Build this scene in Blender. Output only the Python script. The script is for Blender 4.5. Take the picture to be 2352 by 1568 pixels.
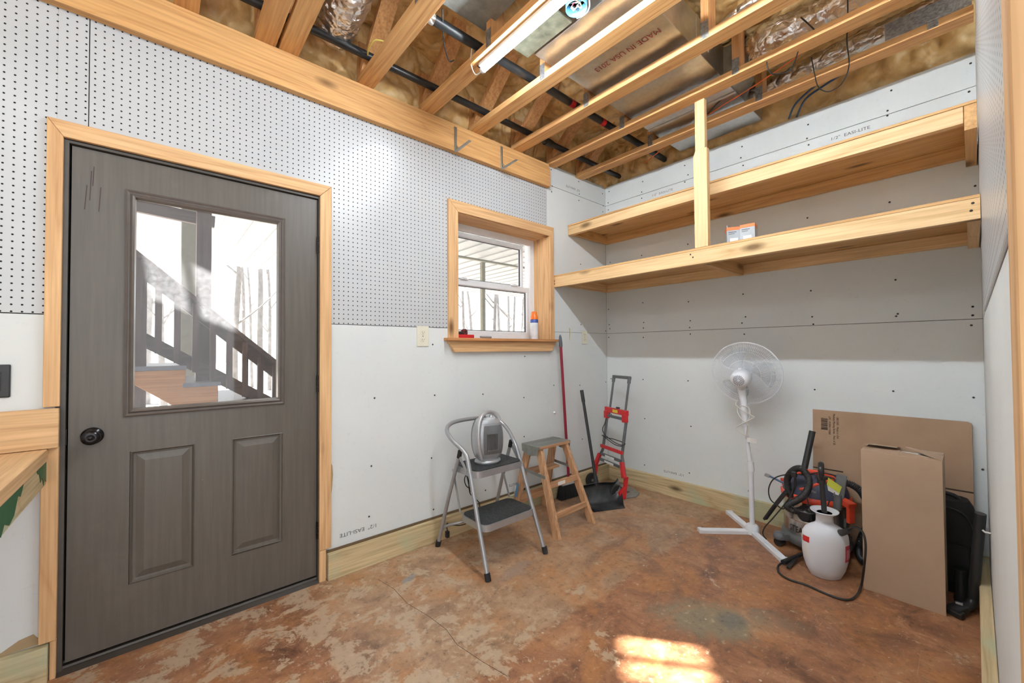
import bpy, bmesh, math, random
from math import radians as R, sin, cos, pi
from mathutils import Vector as V, Matrix, noise
random.seed(7)
S = bpy.context.scene
COL = S.collection
for o in list(bpy.data.objects): bpy.data.objects.remove(o)

# ------------------------------------------------ camera, light, exposure
CAM = V((-3.24, -2.32, 1.23)); FPX = 926.0
yaw, pit, rol = R(48.83), R(1.083), R(-.3665)
FW = V((cos(yaw)*cos(pit), sin(yaw)*cos(pit), sin(pit)))
r0 = V((sin(yaw), -cos(yaw), 0)); u0 = r0.cross(FW)
RT = r0*cos(rol)+u0*sin(rol); UP = -r0*sin(rol)+u0*cos(rol)
cd = bpy.data.cameras.new('camera'); cam = bpy.data.objects.new('camera', cd); COL.objects.link(cam)
cd.sensor_width = 36; cd.lens = FPX/2352*36; cd.clip_start = .02; cd.clip_end = 200
m = Matrix((RT, UP, -FW)).transposed().to_4x4(); m.translation = CAM; cam.matrix_world = m
S.camera = cam
w = bpy.data.worlds.new('world'); S.world = w; w.use_nodes = True
wb = w.node_tree.nodes['Background']; wb.inputs[0].default_value = (.93, .97, 1, 1); wb.inputs[1].default_value = 1.3
sd = bpy.data.lights.new('sun', 'SUN'); sun = bpy.data.objects.new('sun', sd); COL.objects.link(sun)
sd.energy = 42; sd.angle = R(.6); sd.color = (1, .95, .86)
SUNDIR = V((1.33, -1.47, -1.45)).normalized()
sun.rotation_euler = SUNDIR.to_track_quat('-Z', 'Y').to_euler(); sun.location = (-5, 5, 6)
S.view_settings.view_transform = 'Standard'; S.view_settings.look = 'None'
S.view_settings.gamma = 1; S.view_settings.use_curve_mapping = False
S.view_settings.exposure = 0.98
TUBE_POWER = 114.0

# ------------------------------------------------ surveying: photo point -> point on a known plane
def ray(px, py): return FW + RT*((px-1176)/FPX) - UP*((py-784)/FPX)
def hit(px, py, ax, v):
    d = ray(px, py); return CAM + d*((v-CAM[ax])/d[ax])
def ax_(px, py, x): return hit(px, py, 0, x)
def ay_(px, py, y): return hit(px, py, 1, y)
def az_(px, py, z=0): return hit(px, py, 2, z)

# ------------------------------------------------ materials
def nodemat(name):
    m = bpy.data.materials.new(name); m.use_nodes = True
    nt = m.node_tree; b = nt.nodes['Principled BSDF']
    return m, nt, b
def N(nt, t, **k):
    n = nt.nodes.new(t)
    for a, v in k.items():
        if a.startswith('i_'):
            key = a[2:]
            key = int(key) if key.isdigit() else key.replace('_', ' ')
            n.inputs[key].default_value = v
        else: setattr(n, a, v)
    return n
def ramp(nt, src, stops, interp='LINEAR'):
    r = nt.nodes.new('ShaderNodeValToRGB'); e = r.color_ramp; e.interpolation = interp
    while len(e.elements) < len(stops): e.elements.new(.5)
    for el, (p, c) in zip(e.elements, stops):
        el.position = p; el.color = (c[0], c[1], c[2], 1) if not isinstance(c, (int, float)) else (c, c, c, 1)
    nt.links.new(src, r.inputs[0]); return r
def mix(nt, fac, a, b, mode='MIX'):
    m = nt.nodes.new('ShaderNodeMix'); m.data_type = 'RGBA'; m.blend_type = mode
    for i, v in ((0, fac), (6, a), (7, b)):
        if hasattr(v, 'is_output') or hasattr(v, 'links'): nt.links.new(v, m.inputs[i])
        elif i == 0: m.inputs[0].default_value = v
        else: m.inputs[i].default_value = (*v, 1)
    return m.outputs[2]
def math_(nt, op, a, b=None, c=None):
    m = nt.nodes.new('ShaderNodeMath'); m.operation = op
    for i, v in enumerate((a, b, c)):
        if v is None: continue
        if isinstance(v, (int, float)): m.inputs[i].default_value = v
        else: nt.links.new(v, m.inputs[i])
    return m.outputs[0]
def coords(nt, scale=(1, 1, 1), rot=(0, 0, 0), rnd=True):
    tc = N(nt, 'ShaderNodeTexCoord'); mp = N(nt, 'ShaderNodeMapping')
    mp.inputs['Scale'].default_value = scale; mp.inputs['Rotation'].default_value = rot
    nt.links.new(tc.outputs['Object'], mp.inputs[0])
    if rnd:
        oi = N(nt, 'ShaderNodeObjectInfo')
        a = N(nt, 'ShaderNodeVectorMath', operation='MULTIPLY'); a.inputs[1].default_value = (37, 53, 71)
        cmb = N(nt, 'ShaderNodeCombineXYZ')
        for i in range(3): nt.links.new(oi.outputs['Random'], cmb.inputs[i])
        nt.links.new(cmb.outputs[0], a.inputs[0])
        ad = N(nt, 'ShaderNodeVectorMath', operation='ADD'); nt.links.new(mp.outputs[0], ad.inputs[0]); nt.links.new(a.outputs[0], ad.inputs[1])
        return ad.outputs[0]
    return mp.outputs[0]
def noise_(nt, vec, scale, detail=4, rough=.5, dist=0):
    n = N(nt, 'ShaderNodeTexNoise'); n.inputs['Scale'].default_value = scale; n.inputs['Detail'].default_value = detail
    n.inputs['Roughness'].default_value = rough; n.inputs['Distortion'].default_value = dist
    nt.links.new(vec, n.inputs['Vector']); return n.outputs[0]
def bump(nt, b, h, strength=.2, dist=.01):
    n = N(nt, 'ShaderNodeBump'); n.inputs['Strength'].default_value = strength; n.inputs['Distance'].default_value = dist
    nt.links.new(h, n.inputs['Height']); nt.links.new(n.outputs[0], b.inputs['Normal'])

def plain(name, col, rough=.5, metal=0, var=0.06, vs=20, bmp=0, spec=.5, coat=0):
    m, nt, b = nodemat(name)
    v = coords(nt); n = noise_(nt, v, vs, 5)
    d = tuple(max(0, c*(1-var*2)) for c in col); l = tuple(min(1, c*(1+var)) for c in col)
    r = ramp(nt, n, [(.3, d), (.7, l)]); nt.links.new(r.outputs[0], b.inputs['Base Color'])
    b.inputs['Roughness'].default_value = rough; b.inputs['Metallic'].default_value = metal
    b.inputs['Specular IOR Level'].default_value = spec; b.inputs['Coat Weight'].default_value = coat
    if bmp: bump(nt, b, n, bmp, .004)
    return m
def wood(name, dark, light, axis=0, bands=9, rough=.6, knots=True, wide=1.0, dirt=None, green=None):
    m, nt, b = nodemat(name)
    sc = [5*wide]*3; sc[axis] = .45*wide
    v = coords(nt, sc)
    n = noise_(nt, v, 1.0, 2, .45, .35)
    g = math_(nt, 'PINGPONG', math_(nt, 'MULTIPLY', n, bands), .5)
    sc2 = [90]*3; sc2[axis] = 3
    f = noise_(nt, coords(nt, sc2), 1, 3)
    mid = tuple((a*.5+c*.5) for a, c in zip(dark, light))
    base = ramp(nt, g, [(0, light), (.26, tuple(a*.3+c*.7 for a, c in zip(dark, light))), (.44, mid), (.5, dark)])
    lo = noise_(nt, coords(nt, [2.2 if i != axis else .7 for i in range(3)]), 1, 2)
    c = mix(nt, ramp(nt, lo, [(.35, 0), (.7, .45)]).outputs[0], base.outputs[0], mid)
    c = mix(nt, .45, c, ramp(nt, f, [(.3, tuple(x*.72 for x in dark)), (.65, light)]).outputs[0], 'MIX')
    if knots:
        sk = [5.5]*3; sk[axis] = 2.0
        vo = N(nt, 'ShaderNodeTexVoronoi'); vo.inputs['Scale'].default_value = 1; nt.links.new(coords(nt, sk), vo.inputs['Vector'])
        kn = ramp(nt, vo.outputs['Distance'], [(.05, 1), (.10, .55), (.16, 0)])
        c = mix(nt, kn.outputs[0], c, tuple(x*.35 for x in dark))
    if dirt:
        dn = noise_(nt, coords(nt), 7, 6, .65)
        c = mix(nt, ramp(nt, dn, [(.5, 0), (.62, .8)]).outputs[0], c, dirt)
    if green:
        gn = noise_(nt, coords(nt), 3.0, 3, .5)
        c = mix(nt, ramp(nt, gn, [(.5, 0), (.62, .75)]).outputs[0], c, green)
    nt.links.new(c, b.inputs['Base Color'])
    b.inputs['Roughness'].default_value = rough; b.inputs['Specular IOR Level'].default_value = .3
    bump(nt, b, f, .12, .002)
    return m
WC = {}
def W(kind, axis):
    k = (kind, axis)
    if k not in WC:
        spec = {'truss': ((.50, .215, .07), (.80, .48, .20)), 'trim': ((.56, .29, .125), (.80, .52, .27)),
                'beam': ((.52, .25, .085), (.76, .44, .18)), 'shelf': ((.60, .36, .16), (.84, .60, .33)),
                'ply': ((.50, .27, .10), (.70, .43, .19)), 'web': ((.42, .18, .06), (.70, .38, .16)),
                'treated': ((.38, .27, .13), (.72, .58, .35)), 'ladder': ((.33, .15, .07), (.64, .38, .21)),
                'bench': ((.50, .27, .12), (.78, .52, .28)), 'sill': ((.44, .19, .07), (.62, .30, .12)),
                'deck': ((.085, .05, .042), (.16, .10, .085)), 'orange': ((.55, .22, .07), (.72, .34, .13))}[kind]
        kw = {}
        if kind == 'treated': kw = dict(green=(.46, .50, .33), bands=14, wide=.8)
        if kind == 'ladder': kw = dict(dirt=None, bands=12, knots=False)
        if kind == 'shelf': kw = dict(bands=6)
        if kind in ('sill', 'deck'): kw = dict(knots=False)
        WC[k] = wood('wood_%s_%d' % k, *spec, axis=axis, **kw)
    return WC[k]

def drywall_mat():
    m, nt, b = nodemat('drywall')
    v = coords(nt); n = noise_(nt, v, 1.6, 4); n2 = noise_(nt, v, 45, 4, .6); n3 = noise_(nt, v, 5, 8, .7)
    c = ramp(nt, n, [(.3, (.66, .69, .69)), (.7, (.72, .75, .75))]).outputs[0]
    c = mix(nt, ramp(nt, n2, [(.60, 0), (.78, .35)]).outputs[0], c, (.56, .55, .51))
    c = mix(nt, ramp(nt, n3, [(.66, 0), (.74, .3)]).outputs[0], c, (.50, .47, .40))
    nt.links.new(c, b.inputs['Base Color']); b.inputs['Roughness'].default_value = .75
    bump(nt, b, n2, .05, .002); return m
def peg_mat():
    m, nt, b = nodemat('pegboard')
    tc = N(nt, 'ShaderNodeTexCoord'); sp = N(nt, 'ShaderNodeSeparateXYZ'); nt.links.new(tc.outputs['Object'], sp.inputs[0])
    P = .0258
    # two in-plane coordinates: along the wall (x or y) and z
    along = math_(nt, 'ADD', sp.outputs[0], sp.outputs[1])
    fx = math_(nt, 'SUBTRACT', math_(nt, 'FRACT', math_(nt, 'DIVIDE', math_(nt, 'ADD', along, 40*P), P)), .5)
    fz = math_(nt, 'SUBTRACT', math_(nt, 'FRACT', math_(nt, 'DIVIDE', sp.outputs[2], P)), .5)
    d = math_(nt, 'SQRT', math_(nt, 'ADD', math_(nt, 'MULTIPLY', fx, fx), math_(nt, 'MULTIPLY', fz, fz)))
    hole = ramp(nt, d, [(.105, 1), (.14, 0)])
    n = noise_(nt, coords(nt), 3, 3)
    c = ramp(nt, n, [(.3, (.50, .515, .53)), (.7, (.54, .555, .57))]).outputs[0]
    c = mix(nt, hole.outputs[0], c, (.012, .012, .014)); nt.links.new(c, b.inputs['Base Color'])
    rr = ramp(nt, d, [(.1, 1), (.15, .30)]); nt.links.new(rr.outputs[0], b.inputs['Roughness'])
    bump(nt, b, math_(nt, 'SUBTRACT', 1, hole.outputs[0]), .5, .003); return m
def floor_mat():
    m, nt, b = nodemat('stained_concrete')
    v = coords(nt, rnd=False)
    sep = N(nt, 'ShaderNodeSeparateXYZ'); nt.links.new(v, sep.inputs[0])
    X, Y = sep.outputs[0], sep.outputs[1]
    big = noise_(nt, v, 1.7, 6, .6, .5); med = noise_(nt, v, 5.5, 10, .70, .6); fine = noise_(nt, v, 30, 9, .75); hue = noise_(nt, v, 2.6, 7, .65, 1.0)
    red = ramp(nt, med, [(.32, (.10, .046, .026)), (.43, (.22, .095, .048)), (.52, (.32, .145, .072)), (.62, (.40, .205, .105)), (.72, (.48, .31, .18))]).outputs[0]
    tan = ramp(nt, med, [(.33, (.27, .165, .095)), (.5, (.41, .265, .16)), (.67, (.51, .37, .245))]).outputs[0]
    e = math_(nt, 'ADD', math_(nt, 'ADD', math_(nt, 'ADD', Y, 1.085), math_(nt, 'MULTIPLY', math_(nt, 'SUBTRACT', big, .5), .10)), math_(nt, 'MULTIPLY', math_(nt, 'SUBTRACT', fine, .5), .12))
    f1 = ramp(nt, e, [(0.0, 0), (.03, 1)])
    inx = ramp(nt, math_(nt, 'ADD', math_(nt, 'MULTIPLY', math_(nt, 'ADD', X, 2.75), 1.5), math_(nt, 'MULTIPLY', math_(nt, 'SUBTRACT', hue, .5), 1.6)), [(0.0, 0), (.35, 1)]).outputs[0]
    ft = math_(nt, 'MULTIPLY', math_(nt, 'MULTIPLY', f1.outputs[0], inx), .80)
    c = mix(nt, ft, red, tan)
    # orange bloom and dark stain over the older colour
    c = mix(nt, ramp(nt, hue, [(.49, 0), (.62, .6)]).outputs[0], c, (.43, .185, .06))
    c = mix(nt, ramp(nt, noise_(nt, v, 2.9, 8, .68, 1.4), [(.55, 0), (.68, .6)]).outputs[0], c, (.15, .075, .05))
    # worn flakes showing bare grey-tan concrete, small and sharp edged
    flk = noise_(nt, v, 6.5, 12, .74, .4)
    near = ramp(nt, math_(nt, 'MULTIPLY_ADD', X, -.6, -.85), [(0, .0), (.5, .11)]).outputs[0]
    worn = ramp(nt, math_(nt, 'ADD', flk, near), [(.625, 0), (.645, .85)]).outputs[0]
    c = mix(nt, worn, c, (.47, .35, .24))
    def spot(cx, cy, rx, ry, rot):
        dx = math_(nt, 'SUBTRACT', X, cx); dy = math_(nt, 'SUBTRACT', Y, cy)
        a = math_(nt, 'DIVIDE', math_(nt, 'ADD', math_(nt, 'MULTIPLY', dx, cos(rot)), math_(nt, 'MULTIPLY', dy, sin(rot))), rx)
        bb = math_(nt, 'DIVIDE', math_(nt, 'SUBTRACT', math_(nt, 'MULTIPLY', dy, cos(rot)), math_(nt, 'MULTIPLY', dx, sin(rot))), ry)
        d = math_(nt, 'SQRT', math_(nt, 'ADD', math_(nt, 'MULTIPLY', a, a), math_(nt, 'MULTIPLY', bb, bb)))
        return ramp(nt, math_(nt, 'ADD', d, math_(nt, 'MULTIPLY', math_(nt, 'SUBTRACT', med, .5), 2.2)), [(.5, .8), (1.1, 0)]).outputs[0]
    c = mix(nt, spot(-1.33, -1.53, .33, .15, -.85), c, (.25, .215, .14))
    c = mix(nt, math_(nt, 'MULTIPLY', spot(-1.28, -1.58, .10, .06, -.6), .7), c, (.13, .13, .115))
    c = mix(nt, spot(-2.22, -.30, .05, .02, .3), c, (.25, .27, .29))
    c = mix(nt, spot(-1.75, -.62, .16, .06, .2), c, (.34, .24, .18))
    c = mix(nt, ramp(nt, fine, [(.56, 0), (.68, .55)]).outputs[0], c, (.62, .46, .31))
    c = mix(nt, ramp(nt, fine, [(.32, .8), (.46, 0)]).outputs[0], c, (.10, .05, .03))
    for rot in (.7, -.35, 1.9):
        v2 = coords(nt, (3, 90, 1), (0, 0, rot), False)
        c = mix(nt, ramp(nt, noise_(nt, v2, 1, 3, .65, 2.0), [(.70, 0), (.73, .35)]).outputs[0], c, (.66, .50, .36))
    # paint drips
    vo = N(nt, 'ShaderNodeTexVoronoi'); vo.inputs['Scale'].default_value = 7; nt.links.new(v, vo.inputs['Vector'])
    c = mix(nt, ramp(nt, vo.outputs['Distance'], [(.035, .8), (.045, 0)]).outputs[0], c, (.62, .52, .40))
    nt.links.new(c, b.inputs['Base Color'])
    rr = ramp(nt, med, [(.3, .30), (.7, .5)]); nt.links.new(rr.outputs[0], b.inputs['Roughness'])
    bump(nt, b, fine, .1, .002); return m
def foam_mat():
    m, nt, b = nodemat('spray_foam')
    v = coords(nt, rnd=False); n = noise_(nt, v, 9, 6, .6, .6); n2 = noise_(nt, v, 2.2, 3)
    c = ramp(nt, n, [(.3, (.50, .29, .10)), (.5, (.74, .50, .21)), (.72, (.86, .68, .38))]).outputs[0]
    c = mix(nt, ramp(nt, n2, [(.4, 0), (.65, .45)]).outputs[0], c, (.60, .35, .13))
    nt.links.new(c, b.inputs['Base Color']); b.inputs['Roughness'].default_value = .42
    bump(nt, b, n, .25, .01); return m
def foil_mat():
    m, nt, b = nodemat('crumpled_foil')
    v = coords(nt); vo = N(nt, 'ShaderNodeTexVoronoi'); vo.feature = 'DISTANCE_TO_EDGE'; vo.inputs['Scale'].default_value = 12
    nz = noise_(nt, v, 18, 3); dv = N(nt, 'ShaderNodeVectorMath', operation='ADD'); nt.links.new(v, dv.inputs[0])
    sc = N(nt, 'ShaderNodeVectorMath', operation='SCALE'); sc.inputs['Scale'].default_value = .06
    nn = N(nt, 'ShaderNodeTexNoise'); nn.inputs['Scale'].default_value = 14; nt.links.new(v, nn.inputs['Vector']); nt.links.new(nn.outputs[1], sc.inputs[0])
    nt.links.new(sc.outputs[0], dv.inputs[1]); nt.links.new(dv.outputs[0], vo.inputs['Vector'])
    b.inputs['Base Color'].default_value = (.78, .77, .76, 1); b.inputs['Metallic'].default_value = 1; b.inputs['Roughness'].default_value = .30
    bump(nt, b, math_(nt, 'ADD', vo.outputs[0], math_(nt, 'MULTIPLY', nz, .5)), .9, .03); return m
def galv_mat(name, shiny=True):
    m, nt, b = nodemat(name); v = coords(nt)
    n = noise_(nt, v, 30 if shiny else 16, 6, .7); r = ramp(nt, n, [(.3, (.22, .225, .21) if not shiny else (.50, .50, .49)), (.7, (.36, .37, .34) if not shiny else (.62, .62, .60))])
    nt.links.new(r.outputs[0], b.inputs['Base Color']); b.inputs['Metallic'].default_value = .95 if shiny else .55
    b.inputs['Roughness'].default_value = .33 if shiny else .5
    if shiny:
        w_ = noise_(nt, coords(nt, (2.2, 4.5, 1)), 1, 1); bump(nt, b, w_, .5, .09)
    else: bump(nt, b, n, .2, .004)
    return m
def glass_mat(name, haze=.05):
    m, nt, b = nodemat(name); nt.nodes.remove(b); out = nt.nodes['Material Output']
    tr = N(nt, 'ShaderNodeBsdfTransparent'); tr.inputs[0].default_value = (.97, .98, .98, 1)
    gl = N(nt, 'ShaderNodeBsdfGlossy'); gl.inputs['Roughness'].default_value = .02
    lw_ = N(nt, 'ShaderNodeLayerWeight'); fr = nt.nodes.new('ShaderNodeMath'); fr.operation = 'MULTIPLY_ADD'; fr.inputs[1].default_value = .5; fr.inputs[2].default_value = .03; nt.links.new(math_(nt, 'POWER', lw_.outputs['Facing'], 4), fr.inputs[0])
    m1 = N(nt, 'ShaderNodeMixShader'); nt.links.new(fr.outputs[0], m1.inputs[0]); nt.links.new(tr.outputs[0], m1.inputs[1]); nt.links.new(gl.outputs[0], m1.inputs[2])
    df = N(nt, 'ShaderNodeBsdfTranslucent'); df.inputs[0].default_value = (.9, .92, 1, 1)
    n = noise_(nt, coords(nt), 60, 6, .7); n2 = noise_(nt, coords(nt), 5, 4, .5); rr = ramp(nt, math_(nt, 'MULTIPLY_ADD', n2, .5, math_(nt, 'MULTIPLY', n, .5)), [(.40, haze*.5), (.60, haze*1.1), (.68, min(1, haze*3))])
    m2 = N(nt, 'ShaderNodeMixShader'); nt.links.new(rr.outputs[0], m2.inputs[0]); nt.links.new(m1.outputs[0], m2.inputs[1]); nt.links.new(df.outputs[0], m2.inputs[2])
    nt.links.new(m2.outputs[0], out.inputs[0]); return m
def sheer(name, col, alpha=.5, rough=.3):
    m, nt, b = nodemat(name); b.inputs['Base Color'].default_value = (*col, 1); b.inputs['Roughness'].default_value = rough
    b.inputs['Alpha'].default_value = alpha
    n = noise_(nt, coords(nt), 12, 3); nt.links.new(ramp(nt, n, [(.3, tuple(c*.95 for c in col)), (.7, col)]).outputs[0], b.inputs['Base Color'])
    return m
def emis(name, col, s):
    m, nt, b = nodemat(name); b.inputs['Base Color'].default_value = (.9, .9, .9, 1)
    n = noise_(nt, coords(nt), 3, 1); b.inputs['Emission Color'].default_value = (*col, 1)
    nt.links.new(ramp(nt, n, [(0, tuple(c*.97 for c in col)), (1, col)]).outputs[0], b.inputs['Emission Color'])
    b.inputs['Emission Strength'].default_value = s; return m
def card_mat():
    m, nt, b = nodemat('cardboard'); v = coords(nt); n = noise_(nt, v, 5, 5)
    wv = N(nt, 'ShaderNodeTexWave'); wv.bands_direction = 'Z'; wv.inputs['Scale'].default_value = 55; wv.inputs['Distortion'].default_value = .3; nt.links.new(coords(nt, rnd=False), wv.inputs['Vector'])
    c = ramp(nt, n, [(.3, (.38, .245, .155)), (.7, (.45, .30, .195))]).outputs[0]
    c = mix(nt, math_(nt, 'MULTIPLY', wv.outputs[1], .16), c, (.28, .17, .10))
    nt.links.new(c, b.inputs['Base Color']); b.inputs['Roughness'].default_value = .85; bump(nt, b, wv.outputs[1], .12, .002); return m
def doorpaint():
    m, nt, b = nodemat('door_paint')
    f = noise_(nt, coords(nt, (60, 60, 3)), 1, 4, .6); n = noise_(nt, coords(nt), 4, 6, .65)
    c = ramp(nt, f, [(.35, (.098, .085, .071)), (.65, (.119, .104, .087))]).outputs[0]
    c = mix(nt, ramp(nt, n, [(.60, 0), (.8, .35)]).outputs[0], c, (.19, .17, .15))
    sp = noise_(nt, coords(nt), 70, 3, .6); c = mix(nt, ramp(nt, sp, [(.78, 0), (.80, .8)]).outputs[0], c, (.5, .48, .45))
    nt.links.new(c, b.inputs['Base Color']); b.inputs['Roughness'].default_value = .38; bump(nt, b, f, .08, .002); return m

M = dict(drywall=drywall_mat(), peg=peg_mat(), floor=floor_mat(), foam=foam_mat(), foil=foil_mat(),
    duct=galv_mat('sheet_metal'), galv=galv_mat('dull_galvanised', False), card=card_mat(), door=doorpaint(),
    glass=glass_mat('door_glass', .028), wglass=glass_mat('window_glass', .02),
    black=plain('black_plastic', (.022, .023, .025), .38), abs=plain('black_pipe', (.018, .02, .022), .35, var=.1),
    rubber=plain('black_rubber', (.016, .016, .016), .7), cable=plain('black_cable', (.02, .02, .02), .45),
    dark=plain('dark_gap', (.01, .01, .01), .8), bronze=plain('oil_bronze', (.03, .028, .03), .22, .8),
    jamb=plain('brown_jamb', (.075, .065, .055), .4), white=plain('white_vinyl', (.80, .82, .85), .35, var=.02),
    plate=plain('metal_plate', (.36, .37, .37), .45, .8, var=.2, vs=80, bmp=.6), steel=plain('brushed_steel', (.40, .41, .43), .34, .55, var=.04),
    bracket=plain('zinc_bracket', (.42, .43, .40), .38, .9), tread=plain('black_tread', (.035, .037, .04), .6, var=.4, vs=60, bmp=.4),
    silverp=plain('silver_plastic', (.50, .51, .53), .32, .55, var=.03), greyp=plain('grey_plastic', (.13, .135, .14), .4),
    red=plain('red_plastic', (.62, .025, .03), .32, var=.06), redpole=plain('dark_red_metal', (.26, .012, .03), .3),
    htgrey=plain('grey_tube', (.13, .14, .145), .4, .3), alu=plain('cast_aluminium', (.42, .43, .44), .42, .8, var=.1),
    yellow=plain('yellow_label', (.80, .62, .05), .5), tag=plain('yellow_green_tag', (.62, .66, .08), .5), whitel=plain('white_label', (.8, .8, .78), .5),
    fanw=plain('fan_white', (.78, .81, .86), .3, var=.02), blade=sheer('fan_blade', (.55, .62, .68), .42), ivory=plain('ivory', (.74, .71, .58), .35, var=.02),
    vacred=plain('vac_red', (.80, .085, .04), .35), navy=plain('vac_navy', (.055, .065, .11), .45), chrome=plain('vac_steel', (.70, .68, .65), .24, .9, var=.05, vs=5),
    tank=sheer('tank_plastic', (.78, .81, .88), .93, .42), redlabel=plain('red_label', (.60, .06, .10), .5), blue=plain('blue_box', (.13, .42, .62), .4),
    tub=plain('blue_tubing', (.015, .055, .13), .4), orange=plain('orange_wire', (.80, .16, .03), .45), ycord=plain('yellow_wire', (.62, .48, .10), .45),
    whitecord=plain('white_cord', (.72, .71, .66), .45), cap=plain('orange_cap', (.90, .20, .02), .35), canw=plain('white_can', (.76, .79, .84), .28),
    canb=plain('can_blue', (.05, .10, .38), .35), boxg=plain('grey_box', (.42, .46, .50), .5), boxo=plain('orange_band', (.80, .22, .06), .5),
    tube=emis('led_tube', (.86, .94, 1), TUBE_POWER), tube2=emis('led_tube_dim', (.86, .94, 1), TUBE_POWER*.16), screw=plain('screw_head', (.05, .05, .05), .5, .5), ink=plain('dark_ink', (.10, .10, .11), .7),
    redink=plain('red_ink', (.33, .05, .05), .6), whiteink=plain('white_ink', (.8, .8, .8), .5), blackink=plain('black_ink', (.03, .025, .02), .6),
    bag=plain('black_fabric', (.016, .016, .017), .85, bmp=.3, vs=120), bristle=plain('black_bristle', (.018, .02, .022), .7, bmp=.8, vs=200),
    greycap=plain('grey_cap', (.09, .10, .115), .4), bluerod=plain('blue_rod', (.10, .17, .30), .3, .5), roof=plain('white_roof_metal', (.36, .37, .38), .5),
    bark=plain('bark', (.23, .22, .22), .9, var=.15, vs=9), leafl=plain('leaf_litter', (.30, .28, .26), .95, var=.2, vs=6), oldpost=plain('old_post', (.26, .25, .20), .9),
    step=plain('deck_step_paint', (.22, .22, .27), .4), topgrey=wood('worn_grey_board', (.10, .10, .095), (.24, .24, .22), 0, knots=False),
    greenstain=plain('green_paint', (.03, .12, .05), .5), ext=plain('outer_siding', (.5, .48, .44), .8), jute=plain('torn_paper', (.42, .30, .17), .9))

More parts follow.
